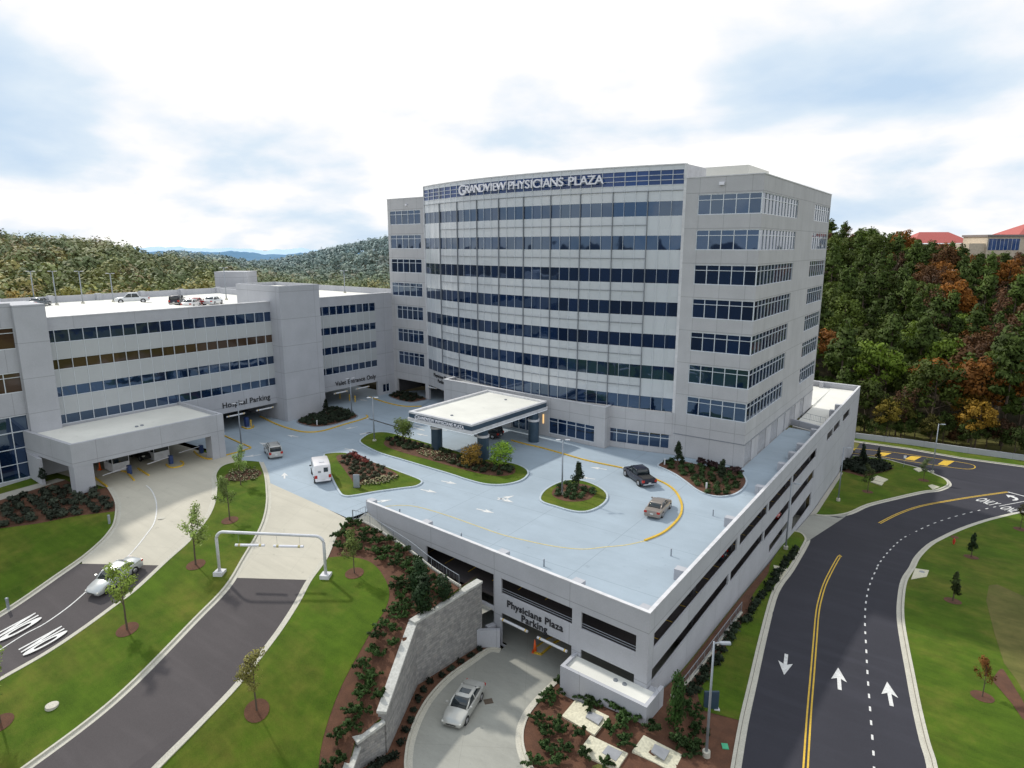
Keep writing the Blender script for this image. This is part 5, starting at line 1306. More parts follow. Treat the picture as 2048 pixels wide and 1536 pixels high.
# slope bed
slope_lab = 'spiky dark green shrub planted on the pine straw slope beside the stone wall'
kk = 0
SB1 = [Vector(p) for p in bedpoly]
fill(SB1, hU, .10, 1.22, S_BIG, .80, (.045, .088, .022), slope_lab, 'shrubs on the slope bed', marg=.45, jit=.3)
for q, hh in (((838, 1178), 1), ((846, 1222), 1.05), ((887, 1202), .95)):
    p = on(hU, *q); shrub(p.x, p.y, p.z, [S_HOL[kk % 3]], 1.25 * hh, (.026, .055, .02), ['dense egg shaped holly behind the other two above the stone wall', 'dense egg shaped holly, nearest of the three above the stone wall', 'dense egg shaped holly by the railing end, rightmost of three'][kk], None, 'holly_shrub'); kk += 1
# corner bed: big shrubs at their places
for q in ((455, 950), (400, 1020), (350, 1070), (590, 1010), (610, 1060), (700, 1080), (680, 1110), (820, 1090), (860, 1130), (920, 1210), (980, 1190), (880, 1240), (280, 1210), (430, 1235), (450, 1310), (310, 1310), (600, 1310), (810, 1290), (920, 1380), (1130, 1280), (1300, 1340), (1310, 1390), (330, 1430), (460, 1430), (1430, 1180), (1460, 1300), (1410, 1400), (1400, 1110), (600, 1480), (400, 1520), (760, 1530), (1400, 1460), (240, 1530)):
    p = on(hL, *Z10(*q)); shrub(p.x, p.y, p.z + .1, S_BIG, .85, (.045, .088, .024), 'spiky green shrub in the mulch bed at the garage corner', 'shrubs in the garage corner bed', 'arching_shrub')
for y_ in np.arange(46, 86, 1.25):
    for dx in (1.9, 3.1):
        xx = -17.4 + dx + R.uniform(-.2, .2)
        if inside((xx, y_), bed_e + [Vector((-17.2, 88)), Vector((-17.2, 42))]) or dx < 2.5: shrub(xx, y_ + R.uniform(-.3, .3), hL(xx, y_) + .1, S_LOW, 1.35, (.022, .035, .018), 'low dark shrub in the narrow bed between garage and road', 'shrubs along the garage side')
hp = on(hL, *Z10(1275, 1245)); 
o = shrub(hp.x, hp.y, hp.z, [S_HOL[0]], 1.35, (.05, .11, .025), 'tall leafy evergreen column standing at the garage corner by the tall lamp', None, 'columnar_shrub'); o.scale = (1.05, 1.05, 2.1)
LBP = left_bed_edge + PX(Z7, hU, [(800, 320), (660, 305), (500, 260), (270, 310), (0, 390), (-100, 420)])
fill(LBP, hU, .1, 1.45, S_LOW, 1.5, (.050, .062, .042), 'low grey green shrub in the mulch bed left of the gate canopy', 'shrubs left of the gate canopy', marg=.3)
CB = PX(Z12, hL, [(670, 808), (720, 760), (800, 730), (900, 740), (1000, 765), (1100, 800), (1000, 830), (870, 860), (760, 830)])
sheet('corner_bed', CB, hL, .145, M['mulch'], 1.5)
fill(CB, hL, .12, 1.5, S_LOW, 2.4, (.02, .03, .018), 'dark bushy shrub in the corner bed by the garage end wall', 'shrubs in the corner bed')
for i in range(26):      # small plants at the foot of the stone wall
    t = i / 26; k = min(3, int(t * 4)); a_, b_2 = SW[k], SW[k + 1]; p = a_.lerp(b_2, t * 4 - k) + Vector((.9, .25)); shrub(p.x, p.y, hL(p.x, p.y) + .1, S_LOW, .9, (.02, .03, .018), 'tiny dark plant in the mulch at the foot of the stone wall', 'plants at the foot of the stone wall', 'small_plant')

# woods
def pol(b, r):
    th = math.atan((b - 1024) * cos(PITCH) / F); return (FWD[0] * cos(th) + RGT[0] * sin(th)) * r, (FWD[1] * cos(th) + RGT[1] * sin(th)) * r
KINDS = [('pine', (.068, .105, .018), 'pine_tree', 'dark green pine in the wood beyond the barrier wall', .43), ('broad', (.080, .112, .018), 'broadleaf_tree', 'dark green broadleaf tree in the wood beyond the barrier wall', .17), ('broad', (.11, .052, .018), 'broadleaf_tree', 'brown autumn tree in the wood beyond the barrier wall', .14),
         ('broad', (.24, .095, .016), 'broadleaf_tree', 'rust orange autumn tree in the wood beyond the barrier wall', .07), ('bare', (.10, .05, .025), 'bare_tree', 'thin reddish half bare tree in the wood beyond the barrier wall', .08), ('broad', (.12, .18, .02), 'broadleaf_tree', 'fresh green broadleaf tree in the wood beyond the barrier wall', .11)]
def pickk(rr, b=1700):
    w = [k[4] * ((1.7 if b > 1840 else .55) if i in (2, 3, 4) else 1) for i, k in enumerate(KINDS)]; u = rr.random() * sum(w)
    for k, v in zip(KINDS, w):
        if u < v: return k
        u -= v
    return KINDS[0]
rr = random.Random(21); r = 162.0
while r < 372:
    b = 1560 + rr.uniform(0, 30)
    while b < 2190:
        rj = r + rr.uniform(-4, 4); x, y = pol(b, rj); kd = pickk(rr, b); g = hill(x, y)
        h_ = rr.uniform(.9, 1.5) * (.9 if r > 300 else 1)
        lim = float(np.interp(b, [1560, 1660, 1700, 1760, 1815, 1830, 1925, 1935, 2060, 2200], [440, 444, 458, 462, 466, 485, 487, 505, 500, 490])) + rr.uniform(-3, 5)
        top = HC + (492 - lim) / F * rj * 1.03
        h_ = max(.45, min(h_, (top - g) / (16.5 if kd[0] == 'pine' else 14)))
        if r < 352 or b < 1815:
            plant_tree(kd[2], kd[0], rr.randrange(4), x, y, g - .5, h_, mix3(kd[1], rr.uniform(.75, 1.25)), kd[3], 'trees in the wood beyond the barrier wall')
        b += rr.uniform(.8, 1.3) * (8.3 if r < 240 else 9.2) / r * F
    r += rr.uniform(8.5, 11)
rr = random.Random(33); b = 1560
while b < 2150:                       # lower trees and saplings along the edge of the wood
    x, y = pol(b, 157 + rr.uniform(-1.5, 4)); kd = pickk(rr)
    plant_tree('sapling', 'broad', rr.randrange(4), x, y, -14.2, rr.uniform(.42, .62), mix3(kd[1], rr.uniform(.6, 1.0)), 'low dark tree in the undergrowth right behind the barrier wall', 'undergrowth behind the barrier wall')
    b += rr.uniform(22, 34)
for (bx_, ry, col, s_) in ((1818, 157, (.22, .17, .025), .72), (1838, 160, (.13, .13, .025), .8), (2010, 158, (.34, .20, .025), .85), (1995, 163, (.25, .14, .02), .9), (1915, 158, (.14, .13, .03), .55)):
    x, y = pol(bx_, ry); plant_tree('broadleaf_tree', 'broad', 1, x, y, -13.5, s_, col, 'bright yellow autumn tree at the edge of the wood right behind the barrier wall', 'yellow trees behind the barrier wall')
rr = random.Random(5)
GK = [('broad', (.30, .28, .07), 'broadleaf_tree', 'yellow green tree behind the hospital garage roof'), ('broad', (.17, .21, .07), 'broadleaf_tree', 'mid green broadleaf tree behind the hospital garage roof'), ('broad', (.33, .25, .08), 'broadleaf_tree', 'golden autumn tree behind the hospital garage roof'), ('pine', (.11, .16, .07), 'pine_tree', 'dark green pine behind the hospital garage roof')]
for r in (186, 196, 207, 219):
    b = -50 + rr.uniform(0, 40)
    while b < 830:
        x, y = pol(b, r + rr.uniform(-3, 3)); kd = rr.choice(GK[:3] if r < 200 else GK)
        plant_tree(kd[2], kd[0], rr.randrange(4), x, y, hill(x, y) + (-.5 if kd[0] != 'pine' else -3), rr.uniform(1.05, 1.3) * (1 if kd[0] != 'pine' else .95), mix3(kd[1], rr.uniform(.75, 1.2)), kd[3], 'trees behind the hospital garage')
        b += rr.uniform(.85, 1.2) * 8.2 / r * F
def wood(name, rmin, rmax, bmin, bmax, sp, label, seed, haze0, haze1, leaf, nper):
    rg = np.random.default_rng(seed); rr = random.Random(seed); Vs, Cs, Ns = [], [], []; r = rmin
    pal = [(.115, .16, .05), (.15, .19, .055), (.22, .23, .06), (.32, .26, .065), (.27, .165, .055), (.095, .14, .055), (.22, .14, .06)]
    pw_ = [.28, .24, .19, .13, .04, .09, .03]
    while r < rmax:
        b = bmin + rr.uniform(0, 20)
        while b < bmax:
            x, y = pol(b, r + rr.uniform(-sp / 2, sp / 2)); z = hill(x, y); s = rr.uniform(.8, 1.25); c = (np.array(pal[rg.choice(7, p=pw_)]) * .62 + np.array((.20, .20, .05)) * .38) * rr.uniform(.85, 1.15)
            hz = min(1, max(0, (r - haze0) / (haze1 - haze0))) * .82; c = c * (1 - hz) + np.array((.22, .31, .34)) * hz  # aerial haze mixed into the crown tint, growing with distance
            n = int(nper); d = rg.normal(size=(n, 3)); d /= np.linalg.norm(d, axis=1)[:, None]; d[:, 2] = np.abs(d[:, 2]) * 1.0 - .25 * rg.random(n)
            lump = 1 + .25 * np.sin(d[:, :1] * 5 + x) * np.cos(d[:, 1:2] * 6 + y)
            P = np.array([x, y, z + 7.5 * s]) + d * np.array([5.0, 5.0, 6.2]) * s * lump * (.75 + .3 * rg.random((n, 1)))
            nr = d + rg.normal(size=(n, 3)) * .18; nr /= np.linalg.norm(nr, axis=1)[:, None]
            t = np.cross(nr, rg.normal(size=(n, 3))); t /= np.linalg.norm(t, axis=1)[:, None]; bb = np.cross(nr, t); q = leaf * (.6 + .8 * rg.random(n))[:, None] * .5
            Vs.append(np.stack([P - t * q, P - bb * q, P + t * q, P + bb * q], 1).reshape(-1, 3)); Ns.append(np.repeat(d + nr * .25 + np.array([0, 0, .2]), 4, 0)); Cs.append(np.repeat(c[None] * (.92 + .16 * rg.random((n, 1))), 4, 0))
            b += rr.uniform(.85, 1.2) * sp / r * F
        r += sp * .95
    V = np.concatenate(Vs); C = np.concatenate(Cs); N = len(V) // 4
    me = bpy.data.meshes.new(name); me.vertices.add(4 * N); me.vertices.foreach_set('co', V.ravel().astype(np.float32)); me.loops.add(4 * N); me.loops.foreach_set('vertex_index', np.arange(4 * N, dtype=np.int32))
    me.polygons.add(N); me.polygons.foreach_set('loop_start', np.arange(0, 4 * N, 4, dtype=np.int32)); me.update(calc_edges=True)
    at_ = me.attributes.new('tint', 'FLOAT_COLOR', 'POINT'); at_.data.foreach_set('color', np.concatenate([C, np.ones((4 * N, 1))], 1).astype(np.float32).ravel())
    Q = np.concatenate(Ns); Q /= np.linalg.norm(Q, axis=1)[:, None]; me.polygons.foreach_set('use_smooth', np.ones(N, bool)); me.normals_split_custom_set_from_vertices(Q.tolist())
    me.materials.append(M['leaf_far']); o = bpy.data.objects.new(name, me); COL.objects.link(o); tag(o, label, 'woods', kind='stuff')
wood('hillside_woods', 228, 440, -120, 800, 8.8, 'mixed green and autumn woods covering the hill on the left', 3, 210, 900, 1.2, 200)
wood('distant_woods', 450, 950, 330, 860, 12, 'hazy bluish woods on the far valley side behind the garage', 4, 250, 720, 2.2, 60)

# ================================================================== vehicles
def car_body(st, n=10):
    rings = []
    for (x, zb, zt, w_) in st:
        h = zt - zb; y = w_
        rings.append([(x, -y * .92, zb), (x, -y, zb + .14 * h / .6), (x, -y, zb + h * .62), (x, -y * .96, zt - .07), (x, -y * .84, zt), (x, 0, zt + .015), (x, y * .84, zt), (x, y * .96, zt - .07), (x, y, zb + h * .62), (x, y, zb + .14 * h / .6), (x, y * .92, zb)])
    return MB().loft(rings)
def cab_ring(x0, x1, w_, z, c=.16):
    return [(x0, -w_ + c, z), (x0 + c, -w_, z), (x1 - c, -w_, z), (x1, -w_ + c, z), (x1, w_ - c, z), (x1 - c, w_, z), (x0 + c, w_, z), (x0, w_ - c, z)]
def wheel_at(root, x, y, r=.33, wd=.22):
    g = MB(); n = 20; s = 1 if y > 0 else -1
    g.loft([[(x + rr_ * cos(2 * pi * k / n), yy, r + rr_ * sin(2 * pi * k / n)) for k in range(n)] for rr_, yy in ((r * .9, y - s * wd), (r, y - s * wd * .85), (r, y - s * .03), (r * .9, y + s * .005))])
    t = g.build('wheel', M['rubber'], root, True)
    g = MB(); g.loft([[(x + rr_ * cos(2 * pi * k / n), yy, r + rr_ * sin(2 * pi * k / n)) for k in range(n)] for rr_, yy in ((r * .64, y - s * .02), (r * .62, y + s * .018), (r * .2, y + s * .01))]); g.build('rim', M['rim'], t, True)
def make_vehicle(name, kind, col, label, cat, loc, heading, roof=None, metal=.3):
    root = tag(empty(name, (0, 0, 0)), label, cat); P = paint('paint_' + label[:12].replace(' ', '_'), col, metal); G = M['car_glass']
    if kind == 'sedan':
        L, W, r = 4.85, 1.82, .33
        st = [(-2.42, .42, .66, .70), (-2.36, .26, .93, .83), (-2.05, .22, 1.03, .89), (-1.2, .2, 1.0, .91), (0, .2, .97, .915), (.9, .2, .97, .91), (1.5, .22, .91, .895), (2.05, .24, .80, .86), (2.33, .27, .66, .76), (2.42, .36, .55, .62)]
        base, top, zr = (-1.75, 1.15, .80), (-1.0, .28, .62), 1.44; wx = (-1.38, 1.42)
        pil = [(-1.72, -.98), (1.12, .27), (-.25, -.25)]
    elif kind == 'suv':
        L, W, r = 4.7, 1.82, .36
        st = [(-2.35, .45, .8, .80), (-2.3, .3, 1.06, .88), (-1.6, .28, 1.08, .91), (0, .26, 1.06, .92), (.9, .26, 1.05, .915), (1.6, .28, 1.0, .89), (2.15, .3, .9, .84), (2.32, .38, .72, .74)]
        base, top, zr = (-2.28, 1.12, .84), (-2.02, .35, .70), 1.74; wx = (-1.4, 1.42)
        pil = [(-2.26, -2.0), (1.1, .34), (-.2, -.2), (-1.25, -1.2)]
    elif kind == 'pickup':
        L, W, r = 5.6, 1.95, .39
        st = [(-2.8, .52, .95, .90), (-2.76, .42, 1.14, .94), (-1.5, .38, 1.15, .95), (0, .34, 1.14, .96), (1.2, .34, 1.14, .95), (1.9, .36, 1.10, .93), (2.55, .38, .98, .88), (2.78, .46, .8, .76)]
        base, top, zr = (-1.25, 1.3, .88), (-.85, .55, .72), 1.84; wx = (-1.75, 1.78)
        pil = [(-1.23, -.84), (1.28, .54), (.05, -.0)]
    else:  # van
        L, W, r = 5.5, 2.0, .37
        st = [(-2.75, .5, 2.25, .90), (-2.70, .38, 2.42, .95), (-1.5, .34, 2.5, .98), (.6, .32, 2.5, .98), (1.1, .32, 2.36, .97), (1.62, .32, 1.55, .96), (1.75, .34, 1.22, .95), (2.35, .36, 1.05, .90), (2.7, .42, .85, .80)]
        base = None; wx = (-1.75, 1.75); zr = 2.5
    body = car_body(st).build('body', P, root, True)
    if kind != 'van':
        g = MB(); zb = .93 if kind == 'sedan' else (1.03 if kind == 'suv' else 1.1)
        g.loft([cab_ring(base[0], base[1], base[2], zb), cab_ring(base[0] + (top[0] - base[0]) * .75, base[1] + (top[1] - base[1]) * .75, base[2] + (top[2] - base[2]) * .7, zr - .12), cab_ring(top[0], top[1], top[2], zr - .03, .13)])
        g.build('window', G, root, True)
        g = MB(); g.loft([cab_ring(top[0] - .1, top[1] + .08, top[2] + .035, zr - .075, .15), cab_ring(top[0] - .06, top[1] + .04, top[2] + .02, zr - .02, .15), cab_ring(top[0] + .06, top[1] - .1, top[2] - .10, zr + .02, .15)]); g.build('roof', P, root, True)
        g = MB()
        for (xa, xb) in pil:
            for s in (-1, 1):
                yb, yt = (base[2] - (.10 if xa in (base[0] + .03, base[1] - .03) or abs(xa) > 1 else .0)) * s, (top[2] + .005) * s
                g.tube([(xa, yb, zb), ((xa + xb) / 2, (yb + yt) / 2 + .05 * s, (zb + zr) / 2), (xb, yt, zr - .05)], .045 if abs(xa) < 1 else .065, 6)
        g.build('pillar', P, root, True)
    else:
        for nm, pts in (('windshield', [(1.12, -.84, 2.30), (1.12, .84, 2.30), (1.66, .88, 1.52), (1.66, -.88, 1.52)]),):
            g = MB(); g.face([(a + .04, b, c + .03) for a, b, c in pts]); g.build(nm, G, root)
        for s in (-1, 1):
            for (a, b) in ((.55, 1.15), (-.55, .1)):
                g = MB(); g.box(a, b, s * .985, s * .995, 1.45, 2.05); g.build('side_window', G, root)
        g = MB(); g.box(-2.775, -2.74, -.62, -.12, 1.55, 2.1); g.build('rear_window', G, root)
        g = MB(); g.box(-2.775, -2.74, .2, .55, 1.5, 1.75); g.build('rear_panel', M['grey_door'], root)
        g = MB(); g.box(-1.9, -1.2, -.3, .3, 2.5, 2.56); g.build('roof_hatch', M['white_metal'], root)
    if kind == 'pickup':
        g = MB(); g.box(-2.7, -1.32, -.78, .78, 1.12, 1.175); g.build('bed_cover', M['rubber'], root)
    if kind == 'suv':
        for s in (-1, 1):
            g = MB(); g.tube([(-1.8, s * .62, 1.80), (.1, s * .62, 1.80)], .022, 6); g.build('roof_rail', M['rubber'], root)
    for wx_ in wx:
        for s in (-1, 1):
            wheel_at(root, wx_, s * (W / 2 - .0), r)
            g = MB(); n = 18; g.loft([[(wx_ + r * 1.14 * cos(2 * pi * k / n), s * yy, r + r * 1.14 * sin(2 * pi * k / n)) for k in range(n)] for yy in (W / 2 - .12, W / 2 + .004)]); g.build('wheel_arch', M['rubber'], root)
    xe = st[0][0]; zt_ = st[1][2]; xf = st[-1][0]
    hw = st[1][3]; tz = (.68, .88) if kind == 'sedan' else ((.8, 1.2) if kind == 'van' else (.72, 1.02))
    for s in (-1, 1):
        g = MB(); g.box(xe - .03, xe + .2, s * (hw - .30), s * (hw + .015), tz[0], tz[1]); g.build('taillight', M['taillight'], root, bevel=.02)
        hy = st[-2][3]; g = MB(); g.box(xf - .34, xf - .04, s * (hy - .30), s * (hy + .03), st[-2][2] - .17, st[-2][2] - .03); g.build('headlight', M['headlight'], root, bevel=.03)
        mz = 1.02 if kind == 'sedan' else 1.18; mx_ = (base[1] - .25) if base else 1.25
        g = MB(); g.box(mx_ - .1, mx_ + .08, s * (W / 2 + .0), s * (W / 2 + .2), mz, mz + .15); g.build('mirror', P if kind != 'van' else M['rubber'], root, bevel=.03)
        for k_ in (-.12, .12): pass
    g = MB(); g.box(xe - .05, xe + .12, -hw + .12, hw - .12, .42 if kind != 'sedan' else .36, .56 if kind != 'sedan' else .5); g.build('rear_bumper', M['chrome'] if kind in ('pickup', 'suv') and col[0] < .1 else P, root, bevel=.03)
    g = MB(); g.box(xf - .12, xf + .02, -.42, .42, st[-1][1] + .04, st[-1][2] - .04); g.build('grille', M['rubber'], root, bevel=.02)
    g = MB(); g.box(xe - .062, xe - .03, -.16, .16, .58 if kind == 'sedan' else .6, .70 if kind == 'sedan' else .73); g.build('license_plate', M['plate'], root)
    for s in (-1, 1):
        g = MB(); g.box(-.6, -.42, s * (W / 2 + .0), s * (W / 2 + .02), .86, .89); g.box(.45, .62, s * (W / 2), s * (W / 2 + .02), .84, .87); g.build('door_handle', M['chrome'], root)
    root.location = loc; root.rotation_euler = (0, 0, heading); return root
def place_by_wheels(rear, front, side, h, zf=ID):
    """ground pixels of a rear and a front wheel; side=+1 when they are the vehicle's left wheels"""
    a, b = on(h, *zf(*rear)), on(h, *zf(*front)); d = (b - a).to_2d().normalized(); n = Vector((-d.y, d.x)); c = (a + b).to_2d() / 2 - n * side * .9
    return c, atan2(d.y, d.x), (a.z + b.z) / 2, d
def pitch_on(root, h, d, L=2.6):
    c = root.location; z1, z0 = h(c.x + d.x * L / 2, c.y + d.y * L / 2), h(c.x - d.x * L / 2, c.y - d.y * L / 2)
    root.rotation_euler = (0, -atan2(z1 - z0, L), root.rotation_euler[2]); root.location.z = (z0 + z1) / 2 + .03
c, a, z, d = place_by_wheels((270.6, 1149), (222.7, 1184), 1, hU); v = make_vehicle('sedan', 'sedan', (.52, .54, .54), 'pale silver sedan driving down the exit lanes past the young trees', 'car', (c.x, c.y, z), a); pitch_on(v, hU, d)
c, a, z, d = place_by_wheels((964, 1402), (934, 1449), 1, hL); v = make_vehicle('sedan', 'sedan', (.46, .46, .43), 'champagne silver sedan with open sunroof on the lower drive below the stone wall', 'car', (c.x, c.y, z + .03), a)
g = MB(); g.box(-.55, .0, -.42, .42, 0, .02); g.bm.transform(v.matrix_basis @ Matrix.Translation((0, 0, 1.455))) if False else g.bm.transform(Matrix.LocRotScale(v.location, v.rotation_euler, v.scale) @ Matrix.Translation((0, 0, 1.455))); g.build('sunroof', M['car_glass'], v)
c, a, z, d = place_by_wheels((1278, 973), (1250, 952), 1, h0); make_vehicle('pickup_truck', 'pickup', (.003, .005, .02), 'dark navy crew cab pickup truck on the plaza circle', 'pickup truck', (c.x, c.y, .0), a, metal=0)
c, a, z, d = place_by_wheels((1325, 1036), (1341, 1017), -1, h0); make_vehicle('sedan', 'sedan', (.30, .26, .23), 'tan sedan following the yellow kerb on the plaza circle', 'car', (c.x, c.y, 0), a)
def ptp(rear, front, L, h=h0):
    a, b = on(h, *rear).to_2d(), on(h, *front).to_2d(); d = (b - a).normalized(); c = a + d * L / 2; return c, atan2(d.y, d.x)
c, a = ptp((553, 919), (538, 896), 4.7); make_vehicle('suv', 'suv', (.50, .50, .48), 'white and silver sport utility vehicle with dark rear window near the gate canopy', 'car', (c.x, c.y, 0), a)
c, a = ptp((647, 969), (633, 928), 5.5); make_vehicle('van', 'van', (.80, .78, .80), 'tall white high roof van beside the triangular island', 'van', (c.x, c.y, 0), a, metal=.05)
p = at(303, 922); make_vehicle('minivan', 'suv', (.02, .02, .022), 'black minivan waiting at the barrier under the gate canopy', 'car', (p.x - 2.5, p.y, 0), FACE_A - pi / 2)
p = at(975, 873); make_vehicle('minivan', 'suv', (.035, .035, .04), 'dark grey minivan stopped under the entrance canopy', 'car', (p.x, p.y, 0), pi + .1)
RZ = 17.8
for (q, kind, nm, col, lab, hd) in (((265, 606), 'pickup', 'pickup_truck', (.62, .64, .66), 'white pickup truck parked on the garage roof', -2.02), ((356, 610), 'suv', 'suv', (.012, .014, .03), 'dark blue sport utility vehicle parked on the garage roof', 2.4),
                                   ((392, 612), 'sedan', 'sedan', (.30, .01, .012), 'dark red car parked on the garage roof', 2.3), ((383, 615), 'sedan', 'sedan', (.7, .7, .7), 'white car parked directly in front of the dark red one on the garage roof', 2.3), ((427, 609), 'sedan', 'sedan', (.62, .64, .66), 'white car parked rightmost in the garage roof row', 2.2), ((80, 612), 'sedan', 'sedan', (.08, .10, .12), 'dark car barely showing at the far left of the garage roof', 2.3)):
    p = at(*q, RZ); make_vehicle(nm, kind, col, lab, 'car' if kind != 'pickup' else 'pickup truck', (p.x, p.y, RZ), hd)
p = on_plane(*Z6(1240, 1460), Vector((-20.2, 0)), (1, 0)); make_vehicle('sedan', 'sedan', (.30, .012, .012), 'red car parked inside the lower garage level, seen through the side slot', 'car', (-20.3, p.y, -6.6), 0.0)
make_vehicle('sedan', 'sedan', (.05, .06, .09), 'dark car parked inside the upper garage level near the side slot', 'car', (-20.6, 62.8, -3.35), pi)

# ================================================================== street furniture
def lamp(base, h, top_h, kind, label, group=None, zb=None, head=0.0):
    p = on(h, *base) if zb is None else at(*base, zb); root = tag(empty('street_lamp', tuple(p), head), label, 'lamp post', group)
    def b(m, nm, mt, par=root, sm=False):
        m.bm.transform(wm(root)); return m.build(nm, M[mt], par, sm)
    m = MB(); m.cyl((0, 0), .3, .28, -.3, .55 if kind == 'street' else .3, 16); b(m, 'footing', 'kerb')
    m = MB(); m.cyl((0, 0), .11, .065, .3, top_h, 10); b(m, 'pole', 'pole', sm=True)
    if kind == 'street':
        m = MB(); m.tube([(0, 0, top_h - .12), (.45, 0, top_h - .08)], .04, 6); b(m, 'arm', 'pole')
        m = MB(); m.loft([[(x, y, top_h + z - .08) for y, z in ((-w_, -.06), (w_, -.06), (w_ * .8, .05), (-w_ * .8, .05))] for x, w_ in ((.35, .07), (.5, .17), (1.05, .17), (1.12, .13))]); b(m, 'lamp_head', 'pole')
    else:
        for s in (-1, 1):
            m = MB(); m.tube([(0, 0, top_h - .05), (s * .35, 0, top_h - .02)], .03, 6); b(m, 'arm', 'pole')
            m = MB(); m.loft([[(x * s, y, top_h + z) for y, z in ((-w_, -.04), (w_, -.04), (w_ * .8, .04), (-w_ * .8, .04))] for x, w_ in ((.25, .06), (.38, .13), (.75, .13), (.8, .1))]); b(m, 'lamp_head', 'white_metal')
    return root
lamp((1412, 1515), hL, 9.2, 'street', 'tall grey street lamp standing in the mulch bed at the bottom by the road kerb', head=YAW - .05)
lamp((1571, 1100), hL, 9.1, 'street', 'grey street lamp on the grass strip between the garage and the road', head=YAW - .15)
lamp((1676, 1003), hL, 9.1, 'street', 'grey street lamp on the corner lawn beside the back path', head=YAW - .1)
lamp((1864, 947), hL, 9.3, 'street', 'grey street lamp at the kerb nose of the corner lawn near the yellow striped median', head=YAW - .1)
lamp((1124, 990), h0, 6.6, 'deck', 'double headed lamp post on the round plaza island', head=YAW)
lamp((749, 883), h0, 6.6, 'deck', 'double headed lamp post at the left end of the canopy island', head=YAW)
lamp((483, 893), h0, 6.4, 'deck', 'double headed lamp post on the yellow kerb beside the gate canopy', head=YAW + .8)
lamp((704, 831), h0, 6.4, 'deck', 'double headed lamp post in the planter of the stair tower', head=YAW + .8)
for i, (q, hh) in enumerate((((70, 607), 4.6), ((114, 610), 4.7), ((166, 607), 4.6), ((227, 604), 4.2), ((453, 600), 4.9), ((690, 586), 3.9))):
    lamp(q, h0, hh * 1.25, 'deck', ['lamp post', 'lamp post'][0] + ' on the hospital garage roof, ' + ['first from the left', 'second from the left', 'third from the left', 'fourth, behind the white pickup', 'beside the roof penthouse', 'right of the stair tower', 'just left of the stair tower'][i], 'lamp posts on the garage roof', zb=RZ, head=YAW)
# clearance frame over the entry drive
pbl, pbr = on(hU, 440, 1150), on(hU, 652, 1156); ztop = 2.75
fr_ = tag(empty('clearance_frame', tuple((pbl + pbr) / 2)), 'white tubular clearance frame arching over the entry drive on two concrete blocks', 'gantry')
dd = (pbr - pbl); pts = [pbl + Vector((0, 0, .4))]; r_ = .75; pl = pbl.copy(); pl.z = ztop; pr = pbr.copy(); pr.z = ztop; dh = (pr - pl).normalized()
for k in range(9):
    a = k / 8 * pi / 2; pts.append(pl + dh * r_ * (1 - cos(a)) + Vector((0, 0, -r_ + r_ * sin(a))))
for k in range(9):
    a = k / 8 * pi / 2; pts.append(pr - dh * r_ * (1 - sin(a)) + Vector((0, 0, -r_ + r_ * cos(a))))
pts.append(pbr + Vector((0, 0, .4)))
m = MB(); m.tube(pts, .135, 12); m.build('frame_tube', M['white_metal'], fr_, True)
for p in (pbl, pbr):
    m = MB(); m.obox(p.to_2d(), .85, .85, p.z - .3, p.z + .42, atan2(dd.y, dd.x)); m.build('footing', M['coping'], fr_)
for (qa, qb) in ((Z8(332, 475), Z8(545, 478)), (Z8(612, 483), Z8(830, 487))):
    n_ = Vector((-dh.y, dh.x, 0)); A_, B_ = [on_plane(*q, pl, n_) for q in (qa, qb)]; m = MB(); m.tube([A_, B_], .12, 10); o = m.build('clearance_bar', M['white_fresh'], fr_)
    m = MB()
    for t in (.1, .82): m.tube([A_.lerp(B_, t), A_.lerp(B_, t + .08)], .127, 10)
    m.build('bar_band', M['yellow_worn'], o)
    for t in (.12, .88):
        p = A_.lerp(B_, t); m = MB(); m.tube([p, Vector((p.x, p.y, ztop))], .012, 4); m.build('chain', M['pole'], o)
# bollard lights, bollards
def post(name, q, h, hh, r_, mat, label, cat, zf=ID, capm=None, group=None):
    p = on(h, *zf(*q)); root = tag(empty(name, tuple(p)), label, cat, group); m = MB(); m.cyl(p, r_, r_, p.z, p.z + hh * .86, 12); m.build('post', M[mat], root)
    m = MB(); m.loft([[(p.x + rr_ * cos(2 * pi * k / 12), p.y + rr_ * sin(2 * pi * k / 12), z) for k in range(12)] for rr_, z in ((r_ * 1.08, p.z + hh * .86), (r_ * 1.08, p.z + hh * .96), (r_ * .4, p.z + hh))]); m.build('cap', M[capm or mat], root); return root
post('bollard_light', (802, 545), hU, 1.1, .12, 'pole', 'grey bollard light on the left lawn near the drive kerb', 'bollard', Z7)
post('bollard_light', (62, 1165), hU, 1.1, .12, 'pole', 'grey bollard light at the left edge of the picture by the kerb', 'bollard', Z7)
for q, lab in (((365, 1283), 'small grey post on the plaza behind the parapet, nearest the railing corner'), ((815, 1463), 'small grey post on the plaza behind the parapet, second from the railing')):
    post('plaza_post', q, h0, .75, .07, 'pole', lab, 'bollard', Z5)
for q, lab in (((1088, 1133), 'small grey post on the plaza above the garage door'), ((1342, 1112), 'small grey post on the plaza left of the corner block'), ((1426, 1032), 'small grey post on the plaza between the tan sedan and the side parapet')):
    post('plaza_post', q, h0, .75, .07, 'pole', lab, 'bollard')
for q, zf, lab in (((545, 918), Z6, 'short white bollard light at the left end of the kidney shaped bed'), ((850, 1098), Z6, 'short white bollard light in the front of the kidney shaped bed'), ((857, 1140), Z2, 'short white bollard light in front of the stair tower planter')):
    post('bollard_light', q, h0, .95, .1, 'white_metal', lab, 'bollard', zf)
